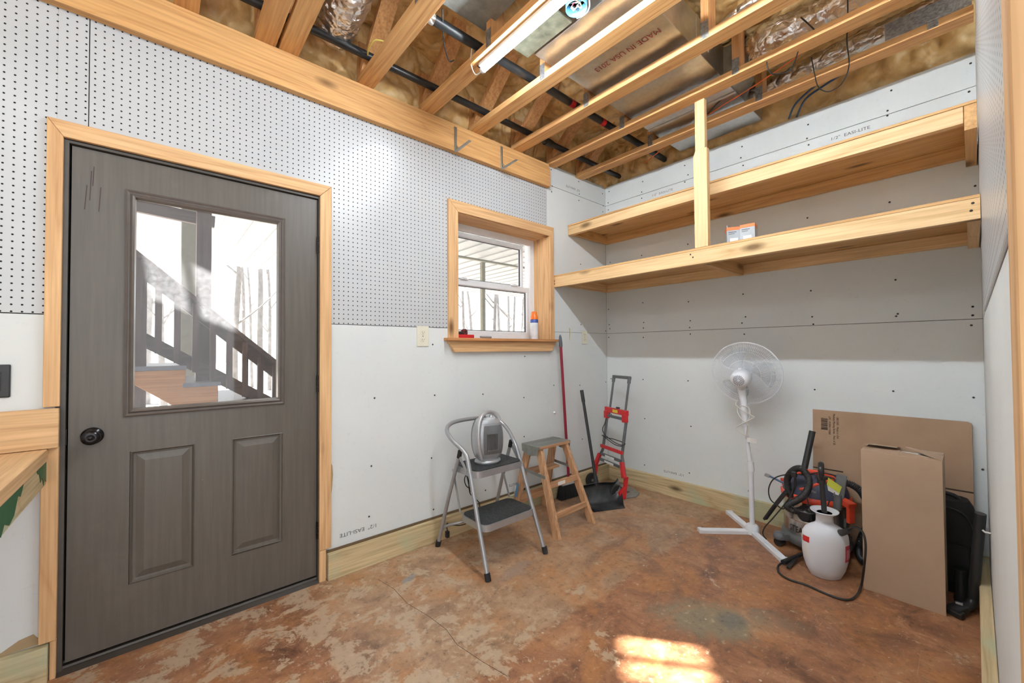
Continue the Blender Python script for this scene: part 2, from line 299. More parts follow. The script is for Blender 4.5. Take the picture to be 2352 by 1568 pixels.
# ------------------------------------------------ mesh helpers
class MB:
    def __init__(s): s.v = []; s.f = []; s.sm = []
    def add(s, vs, fs, smooth=False):
        o = len(s.v); s.v += [V(p) for p in vs]; s.f += [tuple(i+o for i in f) for f in fs]; s.sm += [smooth]*len(fs); return s
    def box(s, x0, x1, y0, y1, z0, z1, mat=None):
        vs = [V((x, y, z)) for x in (x0, x1) for y in (y0, y1) for z in (z0, z1)]
        if mat: vs = [mat @ p for p in vs]
        return s.add(vs, [(0, 1, 3, 2), (4, 6, 7, 5), (0, 4, 5, 1), (2, 3, 7, 6), (0, 2, 6, 4), (1, 5, 7, 3)])
    def bar(s, a, b, w, h, up=(0, 0, 1)):
        a, b = V(a), V(b); d = (b-a).normalized(); u = V(up); r = d.cross(u).normalized(); u = r.cross(d)
        vs = [p + r*(i*w/2) + u*(j*h/2) for p in (a, b) for i, j in ((-1, -1), (1, -1), (1, 1), (-1, 1))]
        return s.add(vs, [(3, 2, 1, 0), (4, 5, 6, 7), (0, 1, 5, 4), (1, 2, 6, 5), (2, 3, 7, 6), (3, 0, 4, 7)])
    def tube(s, pts, r, seg=10, smooth=True, n=0, ribs=None, closed=False, flat=1):
        pts = [V(p) for p in pts]
        if n: pts = spline(pts, n, closed)
        k = len(pts); rings = []
        d0 = (pts[1]-pts[0]).normalized(); a = V((0, 0, 1)) if abs(d0.z) < .9 else V((1, 0, 0))
        x = d0.cross(a).normalized(); acc = 0
        for i, p in enumerate(pts):
            if closed: d = (pts[(i+1) % k]-pts[i-1]).normalized()
            else: d = (pts[min(i+1, k-1)]-pts[max(i-1, 0)]).normalized()
            if d.length < .5: d = d0
            x = (x - d*x.dot(d)).normalized(); y = d.cross(x)
            if i: acc += (p-pts[i-1]).length
            rr = r(i/(k-1)) if callable(r) else r
            if ribs: rr *= 1+ribs[1]*(1 if sin(2*pi*acc/ribs[0]) > 0 else -1)
            rings.append([p+x*(rr*cos(2*pi*j/seg))+y*(flat*rr*sin(2*pi*j/seg)) for j in range(seg)])
        vs = [q for g in rings for q in g]; fs = []
        for i in range(k if closed else k-1):
            i2 = (i+1) % k
            for j in range(seg):
                j2 = (j+1) % seg; fs.append((i*seg+j, i*seg+j2, i2*seg+j2, i2*seg+j))
        s.add(vs, fs, smooth)
        if not closed:
            s.add(rings[0], [tuple(range(seg))[::-1]]); s.add(rings[-1], [tuple(range(seg))])
        return s
    def lathe(s, prof, c=(0, 0, 0), axis=None, seg=32, smooth=True, sx=1, sy=1, mat=None):
        vs = []; k = len(prof)
        for (r, z) in prof:
            for j in range(seg):
                a = 2*pi*j/seg; p = V((r*cos(a)*sx, r*sin(a)*sy, z)); vs.append(p)
        if axis is not None: q = V((0, 0, 1)).rotation_difference(V(axis).normalized()).to_matrix(); vs = [q @ p for p in vs]
        if mat: vs = [mat @ p for p in vs]
        vs = [p+V(c) for p in vs]
        fs = [(i*seg+j, i*seg+(j+1) % seg, (i+1)*seg+(j+1) % seg, (i+1)*seg+j) for i in range(k-1) for j in range(seg)]
        s.add(vs, fs, smooth)
        if prof[0][0] > 1e-5: s.add(vs[:seg], [tuple(range(seg))[::-1]])
        if prof[-1][0] > 1e-5: s.add(vs[-seg:], [tuple(range(seg))])
        return s
    def loft(s, rings, smooth=True, cap=True):
        seg = len(rings[0]); k = len(rings); vs = [p for g in rings for p in g]
        s.add(vs, [(i*seg+j, i*seg+(j+1) % seg, (i+1)*seg+(j+1) % seg, (i+1)*seg+j) for i in range(k-1) for j in range(seg)], smooth)
        if cap: s.add(rings[0], [tuple(range(seg))[::-1]]); s.add(rings[-1], [tuple(range(seg))])
        return s
    def prism(s, poly, a, b, axis=2):
        """extrude a 2-D outline between a and b along axis"""
        def P(q, t):
            l = list(q); l.insert(axis, t); return V(l)
        n = len(poly); vs = [P(q, a) for q in poly]+[P(q, b) for q in poly]
        return s.add(vs, [tuple(range(n))[::-1], tuple(range(n, 2*n))]+[(i, (i+1) % n, n+(i+1) % n, n+i) for i in range(n)])
    def grid(s, fn, nu, nv, smooth=True):
        vs = [V(fn(i/nu, j/nv)) for i in range(nu+1) for j in range(nv+1)]
        return s.add(vs, [(i*(nv+1)+j, (i+1)*(nv+1)+j, (i+1)*(nv+1)+j+1, i*(nv+1)+j+1) for i in range(nu) for j in range(nv)], smooth)
def spline(p, n, closed=False):
    out = []; k = len(p)
    for i in range(k if closed else k-1):
        if closed: a, b, c, d = p[i-1], p[i], p[(i+1) % k], p[(i+2) % k]
        else: a, b, c, d = p[max(i-1, 0)], p[i], p[i+1], p[min(i+2, k-1)]
        for j in range(n):
            t = j/n
            out.append(.5*((2*b)+(-a+c)*t+(2*a-5*b+4*c-d)*t*t+(-a+3*b-3*c+d)*t**3))
    if not closed: out.append(p[-1].copy())
    return out
def build(name, mb, mat, parent=None, loc=(0, 0, 0), bevel=0, shade=None):
    """link one mesh object; vertices are given in world space, origin at loc"""
    me = bpy.data.meshes.new(name); L = V(loc)
    base = V((0, 0, 0))
    me.from_pydata([p-L for p in mb.v], [], mb.f)
    bm = bmesh.new(); bm.from_mesh(me); bmesh.ops.recalc_face_normals(bm, faces=bm.faces)
    if bevel:
        bmesh.ops.remove_doubles(bm, verts=bm.verts, dist=1e-6)
        es = [e for e in bm.edges if len(e.link_faces) == 2 and e.calc_face_angle(0) > .5]
        bmesh.ops.bevel(bm, geom=es, offset=bevel, segments=2, affect='EDGES', profile=.5, clamp_overlap=True)
        bm.to_mesh(me); bm.free()
    else:
        bm.to_mesh(me); bm.free()
        me.polygons.foreach_set('use_smooth', mb.sm[:len(me.polygons)])
    me.materials.append(mat); o = bpy.data.objects.new(name, me); COL.objects.link(o)
    if parent: o.parent = parent; o.location = L - WLOC.get(parent, V((0, 0, 0)))
    else: o.location = L
    WLOC[o] = L.copy()
    return o
WLOC = {}
def tag(o, label=None, cat=None, group=None, kind=None):
    if label: o['label'] = label
    if cat: o['category'] = cat
    if group: o['group'] = group
    if kind: o['kind'] = kind
    return o
def thing(name, label, cat, loc, group=None):
    o = bpy.data.objects.new(name, None); COL.objects.link(o); o.location = loc; WLOC[o] = V(loc); o.empty_display_size = .1
    return tag(o, label, cat, group)
def part(name, mb, mat, root, bevel=0, label=None, loc=None):
    o = build(name, mb, mat, root, loc if loc is not None else WLOC[root], bevel)
    if label: o['label'] = label
    return o
def struct(name, mb, mat, bevel=0, parent=None):
    o = build(name, mb, mat, parent, (0, 0, 0), bevel)
    if not parent: o['kind'] = 'structure'
    return o
def copy_tree(o, parent=None, loc=None, label=None):
    c = o.copy(); COL.objects.link(c); c.parent = parent
    if loc is not None: c.location = loc
    if label: c['label'] = label
    for ch in [x for x in KIDS if x.parent == o]: copy_tree(ch, c)
    return c
KIDS = []
def text(name, body, size, origin, right, normal, mat, parent, align='LEFT', sx=1, wrap=None):
    """flat printed lettering; wrap=(centre, radius) bends it round a vertical cylinder"""
    cu = bpy.data.curves.new('t', 'FONT'); cu.body = body; cu.size = size; cu.align_x = align; cu.extrude = 0
    t = bpy.data.objects.new('t', cu); COL.objects.link(t)
    dg = bpy.context.evaluated_depsgraph_get(); dg.update()
    me = bpy.data.meshes.new_from_object(t.evaluated_get(dg)); bpy.data.objects.remove(t)
    n = V(normal).normalized(); r = V(right).normalized(); u = n.cross(r)
    O = V(origin)
    for v in me.vertices:
        if wrap:
            cx, cy, rad, a0, z0 = wrap; a = a0 + v.co.x*sx/rad
            v.co = V((cx+(rad+.0012)*cos(a), cy+(rad+.0012)*sin(a), z0+v.co.y))
        else: v.co = O + r*(v.co.x*sx) + u*v.co.y + n*.0012
    L = WLOC.get(parent, V((0, 0, 0))) if parent else V((0, 0, 0))
    for v in me.vertices: v.co -= L
    me.materials.clear(); me.materials.append(mat)
    o = bpy.data.objects.new(name, me); COL.objects.link(o)
    if parent: o.parent = parent
    WLOC[o] = L.copy()
    return o

# ================================================= SETTING
DX0, DX1, DZ1 = -3.526, -2.594, 2.060      # door opening
WX0, WX1, WZ0, WZ1 = -1.705, -.800, 1.310, 2.165  # window opening
XL, YB = -5.2, -3.6                        # unseen far corner of the room
struct('floor', MB().box(XL, .12, YB, .16, -.12, 0), M['floor'])
# wall with door and window
wl = struct('wall_left', MB().box(XL, DX0-.02, .0125, .2, 0, 2.76).box(DX0-.02, DX1+.02, .0125, .2, DZ1+.02, 2.76).box(DX1+.02, WX0-.02, .0125, .2, 0, 2.76)
    .box(WX0-.02, WX1+.02, .0125, .2, 0, WZ0-.03).box(WX0-.02, WX1+.02, .0125, .2, WZ1+.02, 2.76).box(WX1+.02, .12, .0125, .2, 0, 2.76), M['dark'])
def panel(x0, x1, z0, z1, mat, y0=0.0): return struct('wall_panel', MB().box(x0, x1, y0, .0125, z0, z1), mat, .001, wl)
panel(DX1+.02, WX0-.001, .0, 1.3725, M['drywall']); panel(WX0-.001, -.800, 0, 1.285, M['drywall']); panel(XL, -3.54, 0, 1.3725, M['drywall'])
panel(-.799, -.0005, 0, 1.372, M['drywall']); panel(-.790, -.0005, 1.3745, 2.605, M['drywall']); panel(-.815, -.7905, 2.19, 2.605, M['drywall']); panel(-.815, -.0005, 2.608, 2.786, M['drywall'])
panel(XL, -3.546, 1.376, 2.60, M['peg']).name = 'pegboard_panel'
panel(-3.546, -3.4625, DZ1+.02, 2.60, M['peg']).name = 'pegboard_panel'
p_ = struct('pegboard_panel', MB().box(-3.4595, DX1+.02, 0, .0125, DZ1+.02, 2.60).box(DX1+.02, WX0-.001, 0, .0125, 1.376, 2.60).box(WX0-.001, -.818, 0, .0125, WZ1+.02, 2.60), M['peg'], 0, wl)
# back wall with the shelves
wb_ = struct('wall_back', MB().box(.0125, .14, -3.6, .2, 0, 2.775), M['dark'])
for z0, z1 in ((0, 1.372), (1.3745, 2.605), (2.608, 2.786)): struct('wall_panel', MB().box(0, .0125, -2.356, 0, z0, z1), M['drywall'], .001, wb_)
# right wall
wr = struct('wall_right', MB().box(-2.60, .12, -2.50, -2.3685, 0, 2.80), M['dark'])
struct('wall_panel', MB().box(-2.60, 0, -2.3685, -2.356, 0, 1.372), M['drywall'], .001, wr)
struct('wall_panel', MB().box(-.62, 0, -2.3685, -2.356, 1.3745, 2.80), M['drywall'], .001, wr)
struct('pegboard_panel', MB().box(-2.60, -.622, -2.3685, -2.352, 1.376, 2.80), M['peg'], 0, wr)
# casing beside the camera
trim_n = [0]
def trim(mb, mat, bevel=.002):
    trim_n[0] += 1; return struct('trim_%d' % trim_n[0], mb, mat, bevel)
trim(MB().box(-2.68, -2.60, -2.46, -2.345, 0, 2.8), W('trim', 2))
struct('wall_far_left', MB().box(XL-.1, XL, YB, .2, 0, 2.8), M['drywall'])
# print on the drywall
def easi(o, r, n, par, s=.042, b='1/2"  EASI-LITE'): text('wall_print', b, s, o, r, n, M['ink'], par, sx=1.15)
easi((-2.27, 0, .215), (-1, 0, 0), (0, -1, 0), wl, .030); easi((-.38, 0, 2.665), (-1, 0, 0), (0, -1, 0), wl, .027); easi((-1.06, 0, .21), (-1, 0, 0), (0, -1, 0), wl, .027)
easi((0, -.49, 2.556), (0, -1, 0), (-1, 0, 0), wb_, .027); easi((0, -1.74, 2.556), (0, -1, 0), (-1, 0, 0), wb_, .027); easi((0, -.745, .195), (0, 1, 0), (-1, 0, 0), wb_, .025)
# screws in the drywall
sc0 = None
def screw(x, y, z, par):
    global sc0
    r = .0052
    if sc0 is None:
        sc0 = build('screw', MB().lathe([(r, 0), (r, .0012), (0, .0013)], seg=10), M['screw'], par, (0, 0, 0))
        s_ = sc0
    else: s_ = sc0.copy(); COL.objects.link(s_)
    s_.parent = par; s_.location = (x, y, z)
    s_.rotation_euler = (R(90), 0, 0) if par == wl else (0, R(-90), 0)
for y in (-.035, -.39, -.80, -1.21, -1.62, -2.02, -2.33):
    for z in (2.73, 2.635, 2.58, 2.07, 1.62, 1.44, 1.40, 1.345, .95, .60, .20):
        if random.random() < .88: screw(-.0005, y+random.uniform(-.015, .015), z+random.uniform(-.02, .02), wb_)
for x in (-2.3, -1.9, -1.49, -1.08):
    for z in (1.22, .90, .55, .22):
        if random.random() < .8: screw(x+random.uniform(-.02, .02), -.0005, z+random.uniform(-.05, .05), wl)
for x in (-.76, -.40, -.03):
    for z in (2.74, 2.63, 2.57, 1.98, 1.42, .90, .4): screw(x+random.uniform(-.02, .02), -.0005, z+random.uniform(-.03, .03), wl)
struct('floor_crack', MB().tube([az_(a, b, .0004) for a, b in ((868, 1330), (905, 1352), (935, 1385), (985, 1415), (1025, 1445), (1050, 1480), (1110, 1520), (1165, 1552))], .0012, 6, flat=.4), plain('crack_dark', (.12, .07, .045), .9), 0, bpy.data.objects['floor'])
# small scuffs: a dried drip and a nail stub
struct('wall_drip', MB().tube([(-.545, -.0005, 1.41), (-.543, -.001, 1.36), (-.546, -.001, 1.30)], lambda t: .006*(1-.5*t), 6, flat=.3), plain('amber_drip', (.45, .34, .14), .4), 0, wl)
# beam
beam = struct('trim_20', MB().box(XL, -.812, -.040, 0, 2.570, 2.728), W('beam', 0), .002)
struct('plate', MB().box(XL, -.816, -.030, .10, 2.730, 2.761), W('beam', 0), .001, beam)
# baseboards
bl = struct('baseboard_left', MB().box(-2.553, -.001, -.038, -.001, 0, .138), W('treated', 0), .002)
struct('board_gap', MB().box(-2.553, -.001, -.012, -.002, .138, .150), plain('gap_brown', (.14, .09, .045), .9), 0, bl)
struct('baseboard_back', MB().box(-.038, -.001, -2.355, -.039, 0, .138), W('treated', 1), .002)
struct('baseboard_right', MB().box(-2.58, -.039, -2.3549, -2.318, 0, .138), W('treated', 0), .002)
struct('baseboard_far_left', MB().box(XL, -3.545, -.038, -.001, 0, .136), W('treated', 0), .002)
# casings of the door (board by board) and the timber edge inside
yc = -.019
trim(MB().prism([(-3.569, 1.022), (-3.526, 1.022), (-3.526, DZ1+.003), (-3.569, 2.126)], yc, 0, 1), W('trim', 2))
trim(MB().prism([(-3.569, 2.127), (-3.526, DZ1+.004), (DX1, DZ1+.004), (-2.534, 2.127)], yc, 0, 1), W('trim', 0))
trim(MB().prism([(-2.593, .165), (-2.534, .165), (-2.534, 2.126), (-2.593, DZ1+.003)], yc, 0, 1), W('trim', 2))
trim(MB().box(-3.570, -3.526, -.024, 0, .145, .868), W('trim', 2))
trim(MB().box(-3.542, -3.526, -.019, .0, 0, .143), W('trim', 2)); trim(MB().box(-2.593, -2.560, -.019, .0, 0, .163), W('trim', 2))
# torn drywall edge
struct('torn_edge', MB().prism([(-3.72, .135), (-3.66, .150), (-3.62, .175), (-3.585, .182), (-3.575, .165), (-3.56, .14)], -.003, -.0006, 1), M['jute'], 0, wl)
struct('torn_edge', MB().prism([(-2.533, .62), (-2.524, .60), (-2.520, .55), (-2.526, .47), (-2.533, .43)], -.003, -.0006, 1), M['jute'], 0, wl)

# ------------------------------------------------ door_1
dj = struct('door_1', MB().box(-3.526, -3.512, -.003, .16, 0, DZ1).box(DX1-.004, DX1, -.003, .16, 0, DZ1).box(-3.512, DX1-.004, -.003, .16, DZ1-.010, DZ1), M['jamb'])
struct('door_threshold', MB().prism([(-.022, 0), (.0, .012), (.006, .012), (.010, .02), (.03, .02), (.032, .028), (.16, .028), (.16, 0)], -3.526, DX1, 0), plain('threshold', (.06, .05, .042), .35, .3), .001, dj)
def rectloops(mb, loops, flip=False):
    """nested rectangles (x0,x1,z0,z1,y) joined ring by ring"""
    vs = []
    for (x0, x1, z0, z1, y) in loops: vs += [V((x0, y, z0)), V((x1, y, z0)), V((x1, y, z1)), V((x0, y, z1))]
    fs = []
    for i in range(len(loops)-1):
        for j in range(4): fs.append((i*4+j, i*4+(j+1) % 4, (i+1)*4+(j+1) % 4, (i+1)*4+j))
    mb.add(vs, fs)
def ins(r, d, y): return (r[0]+d, r[1]-d, r[2]+d, r[3]-d, y)
DYF, DYB = .012, .056
SX0, SX1, SZ0, SZ1 = -3.506, -2.600, .030, 2.046
G = (-3.330, -2.776, .975, 1.895)           # hole for the glazing frame
P1 = (-3.328, -3.115, .260, .812); P2 = (-2.976, -2.761, .262, .812)
db = MB()
for x0, x1, z0, z1 in ((SX0, G[0], SZ0, SZ1), (G[1], SX1, SZ0, SZ1), (G[0], G[1], G[3], SZ1), (G[0], G[1], .82, G[2])): db.box(x0, x1, DYF, DYB, z0, z1)
db.box(G[0], G[1], DYF+.012, DYB, SZ0, .82)
xs = [G[0], P1[0], P1[1], P2[0], P2[1], G[1]]
def fq(x0, x1, z0, z1):
    if x1-x0 > 1e-4: db.add([V((x0, DYF, z0)), V((x1, DYF, z0)), V((x1, DYF, z1)), V((x0, DYF, z1))], [(0, 1, 2, 3)])
fq(G[0], G[1], SZ0, .26); fq(G[0], G[1], .812, .82)
fq(P1[1], P2[0], .26, .812); fq(P2[1], G[1], .26, .812)
for Pn in (P1, P2):
    rectloops(db, [ins(Pn, 0, DYF), ins(Pn, .004, DYF-.003), ins(Pn, .010, DYF+.008), ins(Pn, .018, DYF+.009), ins(Pn, .045, DYF+.001), ins(Pn, .047, DYF+.001)])
    q = ins(Pn, .047, DYF+.001); db.add([V((q[0], q[4], q[2])), V((q[1], q[4], q[2])), V((q[1], q[4], q[3])), V((q[0], q[4], q[3]))], [(0, 1, 2, 3)])
struct('weather_strip', MB().box(-3.513, -3.500, .058, .075, .02, DZ1).box(-2.606, -2.594, .058, .075, .02, DZ1).box(-3.513, -2.594, .058, .075, DZ1-.016, DZ1), M['rubber'], 0, dj)
slab = struct('door_slab', db, M['door'], 0, dj)
fr = MB(); Gf = (-3.352, -2.756, .957, 1.912)
rectloops(fr, [ins(Gf, 0, DYF+.001), ins(Gf, 0, DYF-.006), ins(Gf, .006, DYF-.010), ins(Gf, .012, DYF-.006), ins(Gf, .014, DYF-.006), ins(Gf, .022, DYF-.014), ins(Gf, .030, DYF-.010), ins(Gf, .034, DYF+.012), ins(Gf, .034, DYF+.02)])
struct('glazing_frame', fr, plain('glazing_frame_paint', (.12, .10, .088), .3), 0, slab)
struct('glass_pane', MB().box(Gf[0]+.03, Gf[1]-.03, .030, .034, Gf[2]+.03, Gf[3]-.03), M['glass'], 0, slab)
for z in (1.0, 1.09, 1.6, 1.85): pass
kn = struct('door_knob', MB().lathe([(.033, 0), (.034, .003), (.030, .008), (.018, .012), (.012, .020), (.013, .032), (.024, .040), (.0285, .050), (.026, .059), (.012, .063), (.011, .0625), (.010, .062), (0, .064)], c=(-3.440, DYF, .893), axis=(0, -1, 0), seg=36), M['bronze'], 0, slab)
struct('lock_button', MB().lathe([(.0085, 0), (.0085, .004), (0, .0045)], c=(-3.440, DYF-.062, .893), axis=(0, -1, 0), seg=20), M['bronze'], 0, kn)
struct('strike_plate', MB().box(-3.5115, -3.5085, .0, .03, .87, .93), M['bronze'], 0, dj)
for z in (1.80, 1.05, .27):
    hh = MB()
    for k in range(3): hh.tube([(-2.5985, .002, z-.045+k*.031), (-2.5985, .002, z-.045+k*.031+.028)], .0062, 10)
    struct('door_hinge', hh, M['bronze'], 0, dj)
# scratches in the paint top left
for (a, b) in (((-3.452, 1.96), (-3.456, 1.84)), ((-3.464, 1.90), (-3.470, 1.80)), ((-3.425, 1.90), (-3.430, 1.80)), ((-3.445, 1.98), (-3.448, 1.90))):
    struct('paint_scrape', MB().bar((a[0], DYF-.0004, a[1]), (b[0], DYF-.0004, b[1]), .003, .0006, (0, 1, 0)), plain('scrape', (.06, .035, .035), .6), 0, slab)

# ------------------------------------------------ window_1
WY = .175
win = struct('window_1', MB().box(WX0+.041, -.8455, WY, WY+.02, WZ0, WZ0+.034).box(WX0, -.8455, WY, WY+.02, 2.115, WZ1).box(-.845, WX1+.01, WY, WY+.02, WZ0, WZ1+.01).box(WX0, WX0+.04, WY, WY+.02, WZ0, 2.1145)
    .box(WX0, WX1, WY+.02, WY+.09, WZ0, WZ0+.03).box(WX0, WX1, WY+.02, WY+.09, WZ1-.02, WZ1).box(-.825, WX1, WY+.02, WY+.09, WZ0, WZ1).box(WX0, WX0+.02, WY+.02, WY+.09, WZ0, WZ1), M['white'])
def sash(name, x0, x1, z0, z1, y, gx0, gx1, gz0, gz1):
    s_ = MB(); rectloops(s_, [(x0, x1, z0, z1, y+.03), (x0, x1, z0, z1, y), (gx0-.008, gx1+.008, gz0-.008, gz1+.008, y), (gx0, gx1, gz0, gz1, y+.008), (gx0, gx1, gz0, gz1, y+.03)])
    o = struct(name, s_, M['white'], 0, win)
    g_ = MB(); rectloops(g_, [(gx0, gx1, gz0, gz1, y+.006), (gx0+.008, gx1-.014, gz0+.005, gz1-.006, y+.010)])
    struct('glazing_bead', g_, plain('grey_bead', (.10, .11, .12), .5), 0, o)
    struct('glass_pane', MB().box(gx0, gx1, y+.014, y+.018, gz0, gz1), M['wglass'], 0, o)
    return o
sash('lower_sash', -1.66, -.857, 1.340, 1.752, WY+.004, -1.62, -.892, 1.374, 1.706)
sash('upper_sash', -1.66, -.895, 1.715, 2.115, WY+.036, -1.62, -.925, 1.765, 2.078)
for x in (-1.53, -1.03): struct('sash_lock', MB().box(x-.035, x+.035, WY-.008, WY+.02, 1.752, 1.760).box(x-.012, x+.02, WY-.010, WY+.02, 1.758, 1.768), M['white'], .001, win)
# timber lining and casing
trim(MB().box(WX1, WX1+.018, 0, WY+.02, WZ0, WZ1+.018), W('trim', 2)); trim(MB().box(WX0, WX1, 0, WY+.02, WZ1, WZ1+.018), W('trim', 0)); trim(MB().box(WX0-.018, WX0, 0, WY+.02, WZ0, WZ1+.018), W('trim', 2))
trim(MB().prism([(-1.786, 1.308), (-1.708, 1.308), (-1.708, 2.170), (-1.786, 2.247)], -.018, 0, 1), W('trim', 2))
trim(MB().prism([(-1.786, 2.248), (-1.708, 2.171), (-.796, 2.171), (-.752, 2.248)], -.018, 0, 1), W('trim', 0))
trim(MB().prism([(-.796, 1.308), (-.752, 1.308), (-.752, 2.247), (-.796, 2.170)], -.018, 0, 1), W('trim', 2))
trim(MB().box(-1.815, -.728, -.062, .19, 1.288, 1.308), W('sill', 0), .003)
trim(MB().prism([(-1.795, 1.287), (-1.745, 1.212), (-.795, 1.212), (-.750, 1.287)], -.030, 0, 1), W('trim', 0))

# ------------------------------------------------ ceiling: sprayed foam under the deck above
def sm(t): t = max(0, min(1, t)); return t*t*(3-2*t)
def foambase(x, y):
    return V((x, y, 3.13 - .40*(1-sm((.12-y)/.17)) - .38*(1-sm((.14-x)/.21))))
def foampt(x, y):
    p = foambase(x, y); e = .004
    n = (foambase(x+e, y)-p).cross(foambase(x, y+e)-p).normalized()   # pointing up
    q = p*1.0; wv = V((noise.noise(q*5), noise.noise(q*5+V((7, 1, 3))), noise.noise(q*5+V((2, 9, 4)))))*.06
    d = noise.noise(q*2.6)*.05
    f1 = noise.voronoi((q+wv)*8.5)[0][0]; d -= .070*math.sqrt(max(0, 1-min(1, f1*1.15)**2))
    f2 = noise.voronoi((q+wv*1.5)*22)[0][0]; d -= .020*math.sqrt(max(0, 1-min(1, f2*1.15)**2))
    r_ = p + n*(d+.035); 
    if r_.z < 2.80 and y < -.05 and x < -.05: r_.z = 2.80
    return r_
nx, ny = 700, 330
def gx(u): return XL+.4+(-XL-.4+.138)*(1-(1-u)**1.25)
def gy(v): return -2.60+2.718*(1-(1-v)**1.6)
fm = MB(); fm.grid(lambda u, v: foampt(gx(u), gy(v)), nx, ny)
struct('ceiling', fm, M['foam'])
struct('roof_deck', MB().box(XL-.2, .3, -3.3, .3, 3.22, 3.3), M['ext'], 0, bpy.data.objects['ceiling'])
struct('rim_board', MB().box(XL, .16, .115, .20, 2.70, 3.22).box(.13, .16, -2.6, .2, 2.70, 3.22), W('web', 0), 0, bpy.data.objects['ceiling'])

# ------------------------------------------------ floor trusses
def make_truss(x, y1=-2.350, label=''):
    t = thing('floor_truss', label, 'truss', (x, 0, 2.762), 'floor trusses overhead')
    c = part('bottom_chord', MB().box(x, x+.089, y1, -.002, 2.762, 2.800), W('truss', 1), t, .0015)
    w_ = W('web', 2)
    xm = x+.0445
    ks = [c]
    def web(a, b):
        ks.append(part('web', MB().bar((xm, a[0], a[1]), (xm, b[0], b[1]), .086, .038, (1, 0, 0)) if False else MB().bar((xm, a[0], a[1]), (xm, b[0], b[1]), .086, .038, (0, 1, .01)), w_, t, .001))
    web((-.03, 2.81), (-.44, 3.13)); web((-.73, 2.80), (-.73, 3.14)); web((-1.47, 2.80), (-1.47, 3.14))
    web((-.78, 2.81), (-.46, 3.13)) if False else None
    if y1 < -2.2: web((-2.26, 2.80), (-2.26, 3.14))
    web((-.018, 2.80), (-.018, 3.0))
    pl_ = M['plate']
    for yy in (-.73, -1.47, -2.22 if y1 < -2.2 else None):
        if yy is None: continue
        for xx in (x-.0012, x+.0890):
            q = MB().box(xx, xx+.0012, yy-.019, yy+.019, 2.768, 2.855); ks.append(part('connector_plate', q, pl_, t))
    for o_ in ks: KIDS.append(o_)
    return t
tl = ['bare wood truss nearest the corner shelves, farthest right of the row', 'wood truss second from the back wall, the shelf post hangs from it',
      'wood truss third from the back wall, crossing the stamped duct', 'wood truss fourth from the back wall, beside the blue electrical box',
      'wood truss carrying the glowing tube lamp on its underside', 'dark-edged wood truss between the foil sleeve and the tube lamp',
      'right board of the doubled wood trusses above the door', 'left board of the doubled wood trusses above the door', 'leftmost wood truss, only its end seen over the door']
xsT = [-.440, -.815, -1.212, -1.607, -1.995, -2.394, -2.795, -2.899, -3.205]
T0 = make_truss(xsT[0], -2.350, tl[0])
for x, l in zip(xsT[1:], tl[1:]):
    c = copy_tree(T0, None, (x, 0, 2.762), l)
# wide joint plate of the truss nearest the shelves
pw = part('connector_plate', MB().box(-.4425, -.4412, -2.345, -2.05, 2.80, 2.885), M['plate'], T0)
KIDS.remove(pw) if pw in KIDS else None

# ------------------------------------------------ ducts, pipes, flex sleeves
D = thing('sheet_metal_duct', 'long shiny sheet metal duct with red stamped lettering above the trusses', 'duct', (-.9, -1.07, 2.83))
part('duct_body', MB().box(-1.713, -.05, -1.37, -.775, 2.832, 3.03), M['duct'], D, .003)
for x in (-1.08, -.55): part('duct_seam', MB().box(x, x+.025, -1.374, -.771, 2.826, 3.03), M['duct'], D, .002)
text('duct_print', 'MADE IN USA 2013', .052, (-1.375, -1.315, 2.8315), (0, 1, 0), (0, 0, -1), M['redink'], D, sx=.92)
part('duct_boot', MB().loft([[V((-.72, -1.37, 2.84)), V((-.38, -1.37, 2.84)), V((-.38, -1.37, 3.02)), V((-.72, -1.37, 3.02))], [V((-.70, -1.47, 2.86)), V((-.52, -1.47, 2.86)), V((-.52, -1.47, 3.02)), V((-.70, -1.47, 3.02))]], False), M['galv'], D)
for k in range(12):
    pass
d2 = tag(build('galvanised_duct', MB().box(-2.385, -1.965, -2.3, -.66, 2.90, 3.04), M['galv'], None, (-2.17, -1.4, 2.9), .003), 'dull mottled grey duct box above the trusses, left of the tube lamp', 'duct')
tag(build('metal_strap', MB().box(-1.85, -1.735, -1.06, -.745, 2.822, 2.832), plain('tarnished_strip', (.22, .22, .16), .5, .6, var=.3, vs=14), None, (-1.79, -.9, 2.82), .001), 'mottled galvanised metal strip between the tube lamp and shiny duct', 'metal strip')
def pipe(name, pts, r, label, cat, mat='abs', n=0, seg=14, **k):
    mb = MB().tube(pts, r, seg, n=n, **k); return tag(build(name, mb, M[mat], None, pts[0]), label, cat)
pp = thing('drain_pipe', 'black pipe running through the trusses closest to the pegboard wall', 'pipe', (-2, -.149, 2.85))
part('pipe_run', MB().tube([(-3.7, -.149, 2.853), (.02, -.149, 2.853)], .0215, 16), M['abs'], pp)
part('coupling', MB().tube([(-.985, -.149, 2.853), (-.93, -.149, 2.853)], .029, 16).tube([(-.925, -.149, 2.853), (-.905, -.149, 2.853)], .026, 16), M['abs'], pp)
part('coupling', MB().tube([(-2.42, -.149, 2.853), (-2.36, -.149, 2.853)], .0225, 16), M['abs'], pp)
p2 = thing('vent_pipe', 'black pipe with two red bands crossing the trusses mid-ceiling', 'pipe', (-1.2, -.604, 2.85))
part('pipe_run', MB().tube([(-2.26, -.603, 2.852), (.02, -.603, 2.852)], .0235, 16), M['abs'], p2)
for x in (-1.199, -.863): part('red_band', MB().tube([(x-.02, -.603, 2.852), (x+.02, -.603, 2.852)], .0242, 16), M['red'], p2, label='red pipe band')
part('pipe_end_fitting', MB().tube([(-2.29, -.603, 2.852), (-2.24, -.603, 2.852)], .028, 16), M['foil'], p2)
